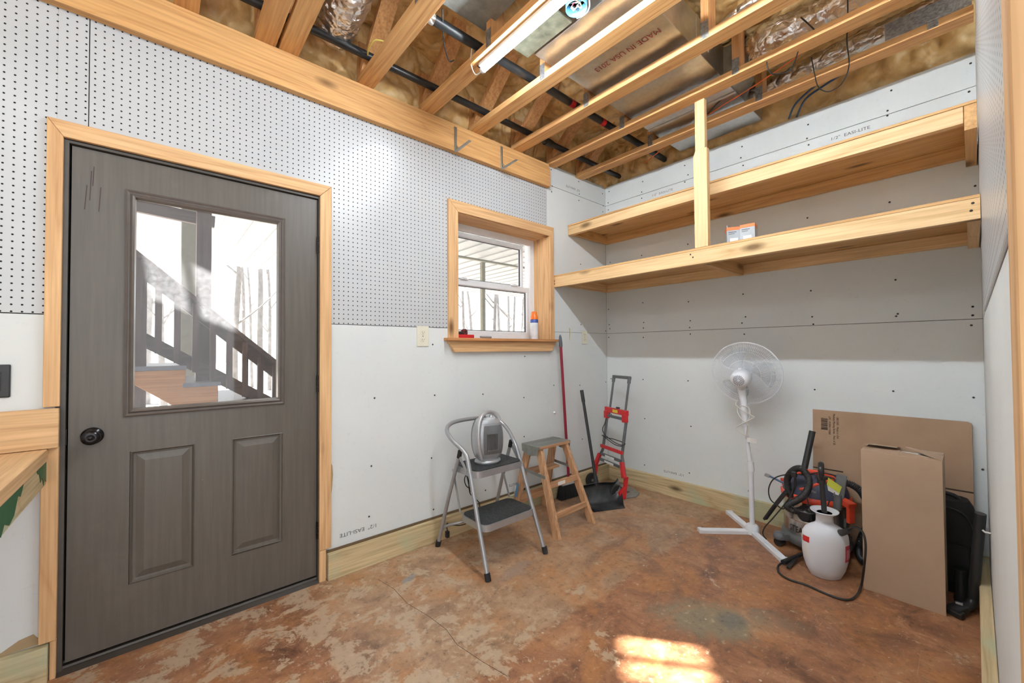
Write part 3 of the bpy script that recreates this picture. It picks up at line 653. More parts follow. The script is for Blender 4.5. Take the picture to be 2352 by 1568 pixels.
part('pipe_label', MB().tube([(-1.125, -.603, 2.852), (-1.10, -.603, 2.852)], .0243, 16), M['whitel'], p2)
# crumpled silver sleeves
def flex(name, pts, r, label, n=10, amp=.010):
    pts = [V(p) for p in pts]; sp_ = spline(pts, n*3); k = len(sp_); seg = 40; rings = []
    x = V((1, 0, 0))
    for i, p in enumerate(sp_):
        d = (sp_[min(i+1, k-1)]-sp_[max(i-1, 0)]).normalized(); x = (x-d*x.dot(d)).normalized(); y = d.cross(x)
        rr = r(i/(k-1)) if callable(r) else r
        g = []
        for j in range(seg):
            a = 2*pi*j/seg; q = p+x*rr*cos(a)+y*rr*sin(a)
            dd = noise.noise(q*24)*amp+abs(noise.noise(q*55))*amp*.8
            g.append(q+(q-p).normalized()*dd)
        rings.append(g)
    return tag(build(name, MB().loft(rings), M['foil'], None, sp_[0]), label, 'duct')
flex('foil_duct_sleeve', [(-.60, -1.47, 2.95), (-.66, -1.62, 2.95), (-.66, -1.85, 2.96), (-.65, -2.1, 2.98), (-.62, -2.35, 3.0)], lambda t: .085+.02*sin(t*9), 'thick crumpled foil duct running behind the shelf post, top right')
flex('foil_duct_sleeve', [(-.22, -1.35, 2.93), (-.25, -1.5, 2.93), (-.26, -1.75, 2.94), (-.28, -2.1, 2.95), (-.32, -2.36, 2.96)], lambda t: .055+.006*sin(t*14), 'thin smoother foil duct nearest the back wall, top right')
flex('foil_duct_sleeve', [(-2.545, -.02, 2.93), (-2.545, -.08, 2.94), (-2.55, -.25, 2.95), (-2.55, -.5, 2.99), (-2.55, -.9, 3.02)], lambda t: .035+.055*sm(t*3.2), 'pinched silver foil duct end hanging above the door head')
flex('foil_duct_sleeve', [(-.93, -1.36, 2.92), (-.98, -1.44, 2.93), (-1.02, -1.60, 2.95), (-1.04, -1.9, 2.97)], .028, 'short thin insulated silver pipe at the end of the shiny duct', amp=.005)
# wires and tubing overhead
def wire(name, px, z, r, label, cat, mat, n=8):
    pts = [az_(a, b, z if not isinstance(z, (list, tuple)) else z[i]) for i, (a, b) in enumerate(px)]
    return tag(build(name, MB().tube(pts, r, 8, n=n), M[mat], None, pts[0]), label, cat)
wire('orange_cable', [(1480, 375), (1560, 312), (1640, 255), (1720, 205), (1830, 130), (1925, 50), (2000, 10), (2040, -20)], [2.81, 2.81, 2.82, 2.82, 2.82, 2.83, 2.83, 2.83], .0035, 'thin bright orange cable strung across the trusses at right', 'cable', 'orange')
wire('blue_tube', [(1812, 272), (1828, 238), (1880, 190), (1940, 140), (2010, 112), (2085, 96)], [2.79, 2.81, 2.83, 2.83, 2.84, 2.84], .0065, 'dark blue plastic tubing over the drywall edge, upper strand', 'tube', 'tub')
wire('blue_tube', [(1830, 268), (1850, 228), (1895, 195), (1950, 160), (2030, 105), (2080, 90)], [2.79, 2.81, 2.82, 2.82, 2.83, 2.84], .0065, 'dark blue plastic tubing over the drywall edge, lower strand', 'tube', 'tub')
wire('black_cord_loop', [(1838, 97), (1835, 112), (1815, 160), (1775, 170), (1762, 150), (1764, 133), (1775, 128)], [2.80, 2.77, 2.72, 2.70, 2.74, 2.79, 2.81], .003, 'thin black cord loop hanging left of the longer cord loop', 'cord', 'cable')
wire('black_cord_loop', [(1947, 0), (1947, 60), (1945, 95), (1950, 150), (1935, 190), (1905, 210), (1880, 200), (1870, 165), (1864, 132)], [2.86, 2.84, 2.81, 2.76, 2.70, 2.70, 2.73, 2.77, 2.80], .003, 'long black cord looping down below the truss at upper right', 'cord', 'cable')
wire('black_cord_loop', [(1840, 40), (1860, 58), (1882, 80)], [2.84, 2.84, 2.84], .0035, 'short black cord lying over the crumpled foil duct', 'cord', 'cable', 4)
wire('black_cord_loop', [(1016, 20), (1017, 70), (1022, 110), (1032, 140), (1043, 138)], [2.86, 2.84, 2.82, 2.80, 2.80], .0035, 'short black cord end dangling between the two black pipes', 'cord', 'cable')
wire('yellow_cable', [(882, 95), (862, 92), (850, 105), (845, 120), (843, 145), (832, 155)], [2.86, 2.85, 2.84, 2.84, 2.86, 2.88], .0042, 'yellow cable curling behind the truss above the door corner', 'cable', 'ycord')
wire('black_cord_loop', [(1625, 262), (1650, 235), (1680, 210)], [2.83, 2.83, 2.84], .004, 'grey-black cord lying on the duct beside the shelf post', 'cord', 'cable', 4)
# electrical box
jb = az_(1324, 18, 2.80)
J = thing('electrical_box', 'round open blue electrical box with loose wires by the tube lamp', 'electrical box', jb)
part('box_shell', MB().lathe([(.044, .045), (.0465, -.005), (.049, -.006), (.049, -.002), (.050, .045)], c=jb, seg=36).lathe([(.0, .044), (.045, .044)], c=jb, seg=36), M['blue'], J)
part('box_bottom', MB().lathe([(0, .040), (.044, .040)], c=jb, seg=30), M['black'], J)
for k in range(7):
    a = k*.9; q = [jb+V((.03*cos(a), .03*sin(a), .035)), jb+V((.018*cos(a+1), .018*sin(a+1), .012+.003*k)), jb+V((.024*cos(a+2.2), .024*sin(a+2.2), .004)), jb+V((.01*cos(a+3), .02*sin(a+3), .022))]
    part('loose_wire', MB().tube(q, .0022, 6, n=5), M[['whitecord', 'redpole', 'whitecord', 'ycord', 'whitecord', 'cable', 'whitecord'][k]], J)
wire('white_cable', [(1352, -10), (1354, 15), (1345, 32), (1325, 42)], [2.80, 2.79, 2.79, 2.80], .003, 'white cable end curling around the blue electrical box', 'cable', 'whitecord')
# lamps
def lamp(name, x, y0, y1, label, tm='tube'):
    t = thing(name, label, 'lamp', (x, (y0+y1)/2, 2.75))
    part('lamp_housing', MB().box(x-.024, x+.024, y0, y1, 2.744, 2.7615), M['white'], t, .002)
    part('led_tube', MB().tube([(x, y0+.012, 2.732), (x, y1-.012, 2.732)], .0150, 18), M[tm], t)
    for yy in (y0, y1-.014): part('end_cap', MB().tube([(x, yy, 2.732), (x, yy+.014, 2.732)], .017, 16), M['white'], t)
    return t
LT = lamp('tube_lamp', -1.942, -1.83, -.605, 'glowing white LED tube lamp under the truss')
part('cord', MB().tube([(-1.942, -.61, 2.74), (-1.955, -.585, 2.76), (-1.975, -.58, 2.80), (-1.985, -.62, 2.86)], .003, 8, n=6), M['cable'], LT)
part('cord', MB().tube([(-1.938, -.60, 2.735), (-1.96, -.57, 2.72), (-1.99, -.57, 2.77), (-2.0, -.60, 2.86)], .003, 8, n=6), M['whitecord'], LT)
lamp('tube_lamp', -1.942, -2.335, -1.87, 'added unseen LED tube lamp brightening the right-hand corner')  # fill lamp added out of view to brighten the right corner
lamp('tube_lamp', -3.95, -2.2, -.98, 'second LED tube lamp hanging over the workbench', 'tube2')

# ------------------------------------------------ steel shelf brackets on the beam
def bracket(x, label):
    t = thing('shelf_bracket', label, 'bracket', (x, -.04, 2.60), 'steel brackets on the beam')
    z0 = 2.565
    part('wall_arm', MB().bar((x, -.0425, z0), (x, -.0425, 2.735), .020, .003, (0, 1, 0)).bar((x, -.046, z0+.01), (x, -.043, 2.728), .007, .008, (0, 1, 0)), M['bracket'], t, .0008)
    part('shelf_arm', MB().bar((x, -.0425, z0), (x+.01, -.20, z0+.018), .020, .003).bar((x, -.046, z0+.005), (x+.01, -.19, z0+.021), .007, .008), M['bracket'], t, .0008)
    part('gusset', MB().bar((x, -.052, z0+.035), (x, -.075, z0+.012), .005, .010, (0, 1, 0)), M['bracket'], t)
bracket(-1.744, 'zinc shelf bracket screwed to the beam, farther from the corner'); bracket(-1.338, 'zinc shelf bracket screwed to the beam, nearer the corner')

# ------------------------------------------------ shelves on the back wall
sh = thing('wall_shelf', 'lower deep plywood shelf spanning the back wall', 'shelf', (-.37, -1.18, 1.75))
part('deck_board', MB().box(-.740, -.002, -2.350, -.002, 1.835, 1.848), W('ply', 1), sh, .001)
part('front_rail', MB().box(-.740, -.702, -2.350, -.002, 1.748, 1.834), W('shelf', 1), sh, .0015)
part('wall_cleat', MB().box(-.040, -.002, -2.312, -.04, 1.766, 1.834), W('shelf', 1), sh, .0015)
part('end_cleat', MB().box(-.701, -.002, -.040, -.002, 1.765, 1.834), W('shelf', 0), sh, .0015)
part('end_cleat', MB().box(-.701, -.002, -2.350, -2.312, 1.748, 1.834), W('shelf', 0), sh, .0015)
part('cross_brace', MB().box(-.701, -.042, -1.230, -1.192, 1.755, 1.834), W('ply', 0), sh, .0015)
for y, z in ((-.01, 1.80), (-.01, 1.775), (-1.165, 1.815), (-1.18, 1.795), (-2.33, 1.815), (-2.325, 1.785)):
    part('screw', MB().lathe([(.005, 0), (.005, .001), (0, .0012)], c=(-.7402, y, z), axis=(-1, 0, 0), seg=10), M['screw'], sh)
sh2 = thing('wall_shelf', 'upper plywood shelf across the back wall', 'shelf', (-.28, -1.18, 2.2))
part('deck_board', MB().box(-.565, -.002, -2.350, -.010, 2.296, 2.308), W('ply', 1), sh2, .001)
part('front_rail', MB().box(-.560, -.522, -2.310, -.010, 2.220, 2.295), W('shelf', 1), sh2, .0015)
part('wall_cleat', MB().box(-.040, -.002, -2.312, -.04, 2.226, 2.295), W('ply', 1), sh2, .0015)
part('end_cleat', MB().box(-.521, -.002, -.046, -.010, 2.226, 2.295), W('ply', 0), sh2, .0015)
part('end_cleat', MB().box(-.560, -.002, -2.350, -2.312, 2.185, 2.295), W('ply', 0), sh2, .0015)
po = thing('shelf_post', 'pale two-piece upright post joining the lower shelf to the ceiling truss', 'post', (-.72, -1.23, 1.85))
part('lower_post', MB().prism([(-1.193, 1.849), (-1.2735, 1.849), (-1.2735, 2.455), (-1.262, 2.455), (-1.205, 2.455), (-1.1905, 2.42)], -.740, -.702, 0), W('shelf', 2), po, .0015)
part('upper_post', MB().box(-.738, -.702, -1.262, -1.203, 2.456, 2.7615), W('shelf', 2), po, .0015)

def bulbbox(c, rot, label, openf=True):
    t = thing('light_bulb_box', label, 'box', c); m_ = Matrix.Translation(V(c)) @ Matrix.Rotation(rot, 4, 'Z')
    part('carton', MB().box(-.04, .04, -.04, .04, 0, .112, m_), M['boxg'], t, .001)
    part('orange_band', MB().box(-.0406, .0406, -.0406, .0406, .112, .132, m_), M['boxo'], t, .001)
    part('label_patch', MB().box(-.0412, -.040, -.022, .022, .0, .062, m_), M['whitel'], t)
    if openf: part('lid', MB().bar(m_ @ V((-.04, .038, .104)), m_ @ V((.02, .038, .122)), .001, .07, (0, 0, 1)) if False else MB().box(-.04, .04, .034, .040, .132, .146, m_), M['boxg'], t)
    n_ = m_.to_3x3() @ V((-1, 0, 0)); r_ = m_.to_3x3() @ V((0, -1, 0))
    part('print_bar', MB().box(-.0408, -.040, -.014, .030, .098, .102, m_), M['ink'], t); part('print_bar', MB().box(-.0408, -.040, -.004, .030, .088, .091, m_), M['ink'], t)
bulbbox((-.52, -1.335, 1.849), R(28), 'open grey and orange light bulb box on the lower shelf, left of the pair')
bulbbox((-.52, -1.425, 1.849), R(8), 'closed grey and orange light bulb box on the lower shelf, right of the pair', False)

# ------------------------------------------------ wall outlets
def outlet(x, z, label, w=.085, h=.13):
    t = thing('wall_outlet', label, 'outlet', (x, 0, z-h/2))
    part('cover_plate', MB().box(x-w/2, x+w/2, -.006, -.0005, z-h/2, z+h/2), M['ivory'], t, .003)
    for dz in (.024, -.024):
        f = part('receptacle', MB().prism([(x+.017*cos(a)*1.0, z+dz+max(-.0125, min(.0125, .017*sin(a)))) for a in [k*pi/12 for k in range(24)]], -.008, -.006, 1), M['ivory'], t)
        part('socket_slot', MB().box(x-.008, x-.006, -.0086, -.008, z+dz-.002, z+dz+.007).box(x+.006, x+.008, -.0086, -.008, z+dz-.001, z+dz+.006).box(x-.002, x+.002, -.0086, -.008, z+dz-.010, z+dz-.006), M['dark'], f, loc=WLOC[f])
    part('screw', MB().lathe([(.003, 0), (.003, .001)], c=(x, -.006, z), axis=(0, -1, 0), seg=10), M['screw'], t)
outlet(-1.972, 1.316, 'ivory wall outlet between the door and the window'); outlet(-.340, 1.333, 'ivory wall outlet in the corner below the lower shelf', .072, .12)
t = thing('switch_plate', 'glossy black cover plate on the wall above the workbench', 'switch plate', (-3.69, 0, 1.07))
part('cover_plate', MB().box(-3.735, -3.648, -.008, -.0005, 1.066, 1.186), M['black'], t, .004)
part('toggle_frame', MB().box(-3.715, -3.670, -.010, -.008, 1.09, 1.16), M['black'], t, .002)

# ------------------------------------------------ workbench at the left
bn = thing('workbench', 'wooden workbench with green paint stains, left of the door', 'workbench', (-3.9, -.9, 0))
part('worktop', MB().box(-4.4, -3.552, -2.0, -.026, .822, .868), W('bench', 1), bn, .003)
part('apron', MB().box(-3.600, -3.556, -1.95, -.028, .735, .820), W('treated', 1), bn, .003)
part('paint_stain', MB().prism([(-.030, .822), (-.030, .745), (-.055, .760), (-.075, .742), (-.10, .775), (-.125, .765), (-.15, .80), (-.175, .806), (-.19, .822)], -3.5556, -3.5549, 0), M['greenstain'], bn, label='dark green paint stain')
part('paint_stain', MB().prism([(-.36, .822), (-.40, .79), (-.43, .80), (-.47, .755), (-.52, .742), (-.57, .76), (-.60, .735), (-.64, .75), (-.62, .79), (-.66, .822)], -3.5556, -3.5549, 0), M['greenstain'], bn, label='dark green paint stain')
part('dark_stain', MB().prism([(-3.60, -.42), (-3.66, -.30), (-3.78, -.20), (-3.95, -.16), (-3.97, -.20), (-3.80, -.27), (-3.72, -.38), (-3.64, -.50)], .8681, .8686, 2), plain('soot_stain', (.13, .11, .09), .7, var=.4, vs=14), bn, label='dark stain on the worktop')
for (x, y) in ((-3.66, -1.90), (-4.32, -1.90), (-4.32, -.12)): part('leg', MB().box(x-.045, x+.045, y-.045, y+.045, 0, .821), W('treated', 2), bn, .003)
part('backsplash', MB().box(-4.4, -3.524, -.045, -.0245, .870, 1.018), W('bench', 0), bn, .003)
part('backsplash_packer', MB().box(-4.4, -3.575, -.024, -.001, .870, 1.010), W('bench', 0), bn)

# ------------------------------------------------ things on the window sill
SZ = 1.3085
c = V((-.928, .045, SZ)); t = thing('spray_can', 'white spray can with bright orange cap on the window sill', 'can', c)
part('can_body', MB().lathe([(.030, 0), (.0325, .004), (.0325, .135)], c=c, seg=32), M['canw'], t)
part('collar', MB().lathe([(.0327, .135), (.0327, .160), (.030, .163)], c=c, seg=32), M['canb'], t)
part('cap', MB().lathe([(.031, .163), (.031, .185), (.024, .20), (.022, .222), (.010, .228), (0, .228)], c=c, seg=28).box(c.x-.02, c.x+.004, c.y-.008, c.y+.008, c.z+.195, c.z+.226), M['cap'], t)
c = V((-1.63, .03, SZ)); t = thing('red_utility_tool', 'red handled tool lying on the window sill at left', 'tool', c)
part('red_body', MB().box(c.x-.07, c.x+.075, c.y-.018, c.y+.018, c.z, c.z+.026), M['red'], t, .004)
part('dark_grip', MB().tube([(c.x-.055, c.y, c.z+.034), (c.x+.02, c.y, c.z+.036)], .013, 12), M['black'], t)
part('round_head', MB().lathe([(.019, -.014), (.020, 0), (.019, .014)], c=(c.x+.0, c.y+.0, c.z+.046), axis=(0, 1, 0), seg=20), plain('dark_red_knob', (.16, .03, .03), .4), t)
part('knob_button', MB().lathe([(.007, 0), (.007, .004)], c=(c.x+.0, c.y-.015, c.z+.046), axis=(0, -1, 0), seg=14), M['black'], t)
c = V((-1.475, -.02, SZ)); t = thing('grey_blade_holder', 'flat grey metal piece on the sill beside the red tool', 'tool', c)
part('body', MB().tube([(c.x-.05, c.y, c.z+.009), (c.x+.045, c.y, c.z+.008)], .009, 12, flat=.8), M['steel'], t)

# ------------------------------------------------ folding step stool
t = thing('step_stool', 'silver two-step folding stool with black treads and a hoop handle', 'step stool', (-1.70, -.35, 0))
xc = -1.700
def hx(s_, w, y, z, dy=0): return V((xc+s_*w, y, z))
hoop = [hx(-1, .217, -.598, .02), hx(-1, .205, -.50, .27), hx(-1, .192, -.395, .55), hx(-1, .190, -.352, .625), hx(-1, .215, -.25, .690), hx(-1, .205, -.18, .738), hx(-1, .14, -.145, .768), hx(0, 0, -.14, .775),
        hx(1, .14, -.155, .768), hx(1, .205, -.20, .738), hx(1, .215, -.27, .690), hx(1, .190, -.362, .625), hx(1, .192, -.400, .55), hx(1, .205, -.50, .27), hx(1, .217, -.595, .02)]
part('hoop_frame', MB().tube(hoop, .0125, 14, n=8), M['steel'], t)
rear = [hx(-1, .217, -.095, .02), hx(-1, .207, -.20, .34), hx(-1, .196, -.300, .60)]
for s_ in (-1, 1):
    part('rear_leg', MB().tube([hx(s_, .217, -.095, .02), hx(s_, .207, -.20, .33), hx(s_, .200, -.305, .60)], .0115, 12), M['steel'], t)
    part('rear_leg_cap', MB().tube([hx(s_, .200, -.303, .59), hx(s_, .199, -.316, .632)], .0135, 12), M['rubber'], t)
    for yy, w_ in ((-.598, .217), (-.095, .217)):
        part('rubber_foot', MB().tube([hx(s_, w_+.0005, yy-(.006 if yy < -.3 else -.006), .0), hx(s_, w_, yy+(.006 if yy < -.3 else -.006), .038)], .0165, 14), M['rubber'], t)
    part('link_bar', MB().bar(hx(s_, .184, -.215, .50), hx(s_, .192, -.305, .262), .004, .016, (0, 1, 0)), M['steel'], t)
    part('pivot_strap', MB().bar(hx(s_, .205, -.32, .595), hx(s_, .200, -.385, .525), .004, .020, (0, 1, 0)), M['steel'], t)
part('rear_crossbar', MB().tube([hx(-1, .216, -.11, .07), hx(-1, .19, -.13, .125), hx(-1, .12, -.20, .155), hx(0, 0, -.22, .16), hx(1, .12, -.20, .155), hx(1, .19, -.13, .125), hx(1, .216, -.11, .07)], .008, 10, n=6), M['steel'], t)
def rrect(x0, x1, y0, y1, r, k=6):
    o = []
    for cx, cy, a0 in ((x1-r, y1-r, 0), (x0+r, y1-r, 90), (x0+r, y0+r, 180), (x1-r, y0+r, 270)):
        for i in range(k+1): a = R(a0+90*i/k); o.append((cx+r*cos(a), cy+r*sin(a)))
    return o
for nm, z, y0, y1, w_ in (('upper_step', .534, -.458, -.205, .186), ('lower_step', .262, -.545, -.300, .196)):
    st = part(nm, MB().prism(rrect(xc-w_, xc+w_, y0, y1, .045), z-.040, z-.003), M['steel'], t)
    part('tread_mat', MB().prism(rrect(xc-w_+.008, xc+w_-.008, y0+.008, y1-.008, .040), z-.003, z+.0015), M['tread'], st, loc=WLOC[st])
    if nm == 'lower_step':
        dm = MB()
        for i in range(20):
            for j in range(12): dm.lathe([(.0055, 0), (.004, .0012), (0, .0014)], c=(xc-.168+i*.0174+(j % 2)*.0087*.5, y0+.027+j*.0172, z+.0015), seg=6, smooth=False)
        part('tread_studs', dm, M['tread'], st, loc=WLOC[st])

# heater on the upper step
hc = V((-1.706, -.330, .5358)); yawH = R(-14)
t = thing('space_heater', 'silver ceramic space heater standing on the stool upper step', 'heater', hc)
mh = Matrix.Translation(hc) @ Matrix.Rotation(yawH, 4, 'Z')
def hw(z):  # half width and half depth at height
    u = (z-.02)/.245; k = 1-abs(2*u-1)**2.6*.30
    return .094*k, .066*k
def hring(z, sc_=1, seg=36):
    a_, b_ = hw(z); g = []
    for j in range(seg):
        th = 2*pi*j/seg; cx = abs(cos(th))**.62*(1 if cos(th) >= 0 else -1); sy = abs(sin(th))**.62*(1 if sin(th) >= 0 else -1)
        g.append(mh @ V((a_*cx*sc_, b_*sy*sc_, z)))
    return g
part('body', MB().loft([hring(.02+.245*i/20) for i in range(21)]), M['silverp'], t)
part('base', MB().lathe([(.080, 0), (.084, .006), (.082, .016), (.060, .024)], c=hc, seg=36, sy=.78, mat=Matrix.Rotation(yawH, 3, 'Z')), M['silverp'], t)
def patch(x0, x1, z0, z1, off, nu=14, nv=14):
    def fn(u, v):
        z = z0+(z1-z0)*v; a_, b_ = hw(z); xx = (x0+(x1-x0)*u)*a_/.094
        q = min(.999, abs(xx)/a_)**(1/.62); yy = -b_*(math.sqrt(max(0, 1-q*q)))**.62
        return mh @ V((xx, yy-off, z))
    return fn
part('back_shell', MB().loft([[p+(mh.to_3x3() @ V((0, .022, 0))) for p in hring(.03+.225*i/12, .965)] for i in range(13)]), M['greyp'], t)
part('front_bezel', MB().grid(patch(-.072, .084, .035, .245, .006), 16, 16), plain('mid_grey_bezel', (.36, .37, .385), .3, .4), t)
gq = part('grille_screen', MB().grid(patch(-.056, .074, .060, .232, .0085), 14, 14), plain('dark_screen', (.13, .135, .14), .35), t)
gm = MB()
for i in range(9): x = -.032+i*.008; gm.bar(mh @ V((x, -.0785, .085)), mh @ V((x, -.0785, .185)), .003, .006, mh.to_3x3() @ V((0, 1, 0)))
gm.bar(mh @ V((-.036, -.079, .085)), mh @ V((.036, -.079, .085)), .003, .004); gm.bar(mh @ V((-.036, -.079, .185)), mh @ V((.036, -.079, .185)), .003, .004)
part('grille_bars', gm, plain('grille_grey', (.22, .22, .22), .4, .4), t); part('heating_element', MB().box(-.034, .034, -.0765, -.0745, .087, .183, mh), M['dark'], t)
arch = [(-.070, -.060, .035), (-.085, -.064, .10), (-.090, -.064, .17), (-.084, -.060, .235), (-.070, -.050, .275), (-.040, -.030, .300), (-.002, -.010, .306), (.040, .002, .298), (.068, .0, .275), (.078, -.004, .245)]
part('carry_handle', MB().tube([mh @ V(p) for p in arch], .0155, 14, n=6, flat=.8), M['silverp'], t)
part('control_panel', MB().lathe([(.055, 0), (.052, .010), (0, .012)], c=mh @ V((0, 0, .262)), seg=30, sy=.72, mat=Matrix.Rotation(yawH, 3, 'Z')), plain('light_grey_top', (.55, .56, .57), .3), t)
for x in (-.026, .022): part('control_knob', MB().lathe([(.014, 0), (.012, .012), (0, .013)], c=mh @ V((x, -.005, .273)), seg=20), M['silverp'], t)
crd = [ (-1.76, -.20, .50), (-1.745, -.17, .47), (-1.735, -.165, .41), (-1.725, -.155, .34), (-1.71, -.15, .29), (-1.66, -.12, .25), (-1.60, -.10, .19)]
part('power_cord', MB().tube(crd, .0035, 8, n=6).tube([(-1.73, -.16, .45), (-1.755, -.15, .40), (-1.74, -.145, .35), (-1.71, -.15, .33), (-1.72, -.155, .40), (-1.75, -.16, .44), (-1.735, -.16, .38), (-1.705, -.14, .30)], .0035, 8, n=6)
     .tube([(-1.60, -.10, .19), (-1.60, -.085, .12), (-1.70, -.075, .07), (-1.80, -.07, .09), (-1.845, -.08, .115), (-1.845, -.085, .07)], .0035, 8, n=6), M['cable'], t)
part('plug', MB().box(-1.856, -1.834, -.097, -.073, .030, .070), M['black'], t, .003)

# ------------------------------------------------ small wooden stepladder
t = thing('wooden_stepladder', 'short paint-splattered wooden stepladder with a grey top board', 'stepladder', (-1.09, -.33, 0))
lw = W('ladder', 2); lh = W('ladder', 0)
def rail(x0, x1): return MB().bar((x0, -.525, .0), (x1, -.300, .528), .026, .055, (0, 1, 0))
for x0, x1 in ((-1.288, -1.225), (-.925, -.960)):
    b_ = MB(); a, bq = V((x0, -.520, .0)), V((x1, -.300, .528)); d = bq-a
    b_.add([a+V((-.014, -.028, 0)), a+V((.014, -.028, 0)), a+V((.014, .028, 0)), a+V((-.014, .028, 0)), bq+V((-.014, -.026, 0)), bq+V((.014, -.026, 0)), bq+V((.014, .026, 0)), bq+V((-.014, .026, 0))], [(0, 1, 2, 3), (4, 5, 6, 7), (0, 1, 5, 4), (1, 2, 6, 5), (2, 3, 7, 6), (3, 0, 4, 7)])
    part('front_leg', b_, lw, t, .002)
for x0, x1 in ((-1.275, -1.222), (-.950, -.965)):
    b_ = MB(); a, bq = V((x0, -.078, .0)), V((x1, -.190, .528))
    b_.add([a+V((-.011, -.030, 0)), a+V((.011, -.030, 0)), a+V((.011, .030, 0)), a+V((-.011, .030, 0)), bq+V((-.011, -.030, 0)), bq+V((.011, -.030, 0)), bq+V((.011, .030, 0)), bq+V((-.011, .030, 0))], [(0, 1, 2, 3), (4, 5, 6, 7), (0, 1, 5, 4), (1, 2, 6, 5), (2, 3, 7, 6), (3, 0, 4, 7)])
    part('rear_leg', b_, lw, t, .002)
for z in (.125, .300):
    y = -.520+.4167*z*1.0; xl = -1.288+.119*z; xr = -.925-.066*z
    part('rung', MB().box(xl+.012, xr-.012, y-.024, y-.004, z-.018, z+.018), lh, t, .002)
part('rung_label', MB().box(-1.165, -1.09, -.4195, -.4188, .288, .312), M['whitel'], t)
part('paint_shelf', MB().box(-1.235, -.975, -.262, -.165, .345, .363), lh, t, .002); part('rear_brace', MB().box(-1.265, -.955, -.118, -.098, .10, .165), lh, t, .002)
for x in (-1.262, -.935): part('spreader', MB().bar((x, -.39, .355), (x, -.13, .372), .003, .020, (0, 0, 1)), M['galv'], t)
part('top_board', MB().box(-1.262, -.928, -.330, -.155, .529, .550), M['topgrey'], t, .003)
part('top_edge_strip', MB().box(-1.25, -.94, -.3335, -.3302, .530, .549), lh, t)
for x in (-1.2655, -.9275): part('hinge_plate', MB().prism([(-.325, .549), (-.16, .549), (-.165, .50), (-.225, .478), (-.26, .478), (-.32, .49)], x, x+.003, 0), M['galv'], t)
ls_ = part('leg_sticker', MB().bar((-1.2872, -.115, .16), (-1.2800, -.136, .26), .024, .0012, (1, 0, 0)), plain('sticker_blue', (.12, .25, .42), .4), t)
text('sticker_print', 'WERNER', .022, V((-1.2912, -.110, .165)), V((.0072, -.021, .10)).normalized(), (-1, 0, 0), M['whiteink'], t, sx=.9)

# ------------------------------------------------ broom
t = thing('broom', 'black bristle broom with a dark red pole leaning under the sill end', 'broom', (-.70, -.09, 0))
a, bq = V((-.668, -.085, .13)), V((-.752, -.0785, 1.345))
part('pole', MB().tube([a, a.lerp(bq, .93)], .0118, 14), M['redpole'], t)
part('pole_tip', MB().tube([a.lerp(bq, .92), a.lerp(bq, .95), a.lerp(bq, .985), a.lerp(bq, 1.0)], lambda u: [.015, .015, .011, .005][min(3, int(u*3.01))], 14), M['greycap'], t)
def slabm(p0, p1, w0, z0, z1, w1=None, ext=0): 
    p0, p1 = V(p0), V(p1); d = (p1-p0).normalized(); n_ = V((-d.y, d.x, 0)); w1 = w1 or w0; e = d*ext
    return MB().add([p0-e-n_*w0+V((0, 0, z0)), p1+e-n_*w0+V((0, 0, z0)), p1+e+n_*w0+V((0, 0, z0)), p0-e+n_*w0+V((0, 0, z0)), p0-n_*w1+V((0, 0, z1)), p1-n_*w1+V((0, 0, z1)), p1+n_*w1+V((0, 0, z1)), p0+n_*w1+V((0, 0, z1))], [(0, 1, 2, 3), (4, 5, 6, 7), (0, 1, 5, 4), (1, 2, 6, 5), (2, 3, 7, 6), (3, 0, 4, 7)])
part('head_block', slabm((-.765, -.085, 0), (-.565, -.105, 0), .020, .112, .135, .016), plain('pale_grey_block', (.45, .45, .44), .5), t, .004)
bm_ = MB(); random.seed(3)
for i in range(34):
    for j in range(6):
        u = i/33; x = -.765+.2*u; y = -.085-.02*u-.018+j*.0072; dx = (u-.5)*.035+random.uniform(-.004, .004); dy = (j-2.5)*.003+random.uniform(-.003, .003)
        bm_.bar((x, y, .113), (x+dx, y+dy, random.uniform(0, .006)), .0062, .0062, (1, 0, 0))
part('bristles', bm_, M['bristle'], t)['kind'] = 'stuff'

# ------------------------------------------------ lobby dustpan
t = thing('dustpan', 'large black upright dustpan with a long black handle', 'dustpan', (-.62, -.42, 0))
fc = V((-.652, -.478, 0)); dr = V((.905, -.425, 0)); bk = V((.425, .905, 0))
def pan(u, v, th=0):   # u across -1..1, v 0 front .. 1 back
    w_ = .135+.058*sm(v*1.2); p = fc+dr*(u*w_)+bk*(v*.21)
    floor_ = .004+.010*v
    side = abs(u)**6*.055*sm(v*2.0) + sm((v-.55)/.45)**1.4*.125*(1-.25*u*u)
    return p+V((0, 0, floor_+side))
pm = MB(); pm.grid(lambda a_, b_: pan(a_*2-1, b_), 28, 24); pm.grid(lambda a_, b_: pan(a_*2-1, b_)-V((0, 0, .004))+bk*.003*b_, 28, 24)
# hood curling forward at the back
pm.grid(lambda a_, b_: pan(a_*2-1, 1)+(V((0, 0, .022*sin(b_*pi*.5)))-bk*(.055*b_))*(1-(a_*2-1)**4), 28, 6)
part('pan', pm, plain('scuffed_black', (.045, .047, .050), .36, var=.6, vs=9), t)
hb = fc+bk*.205+V((0, 0, .12)); ht = V((-.520, -.110, .875))
part('neck', MB().tube([hb-V((0, 0, .05)), hb+(ht-hb)*.03, hb+(ht-hb)*.10], lambda u: .030-.017*u, 14, n=4), M['black'], t)
part('pole', MB().tube([hb, ht], .0125, 14), M['black'], t); part('grip', MB().tube([hb.lerp(ht, .87), hb.lerp(ht, .93), ht], lambda u: .0155, 14), M['black'], t, label='tapered rubber grip')

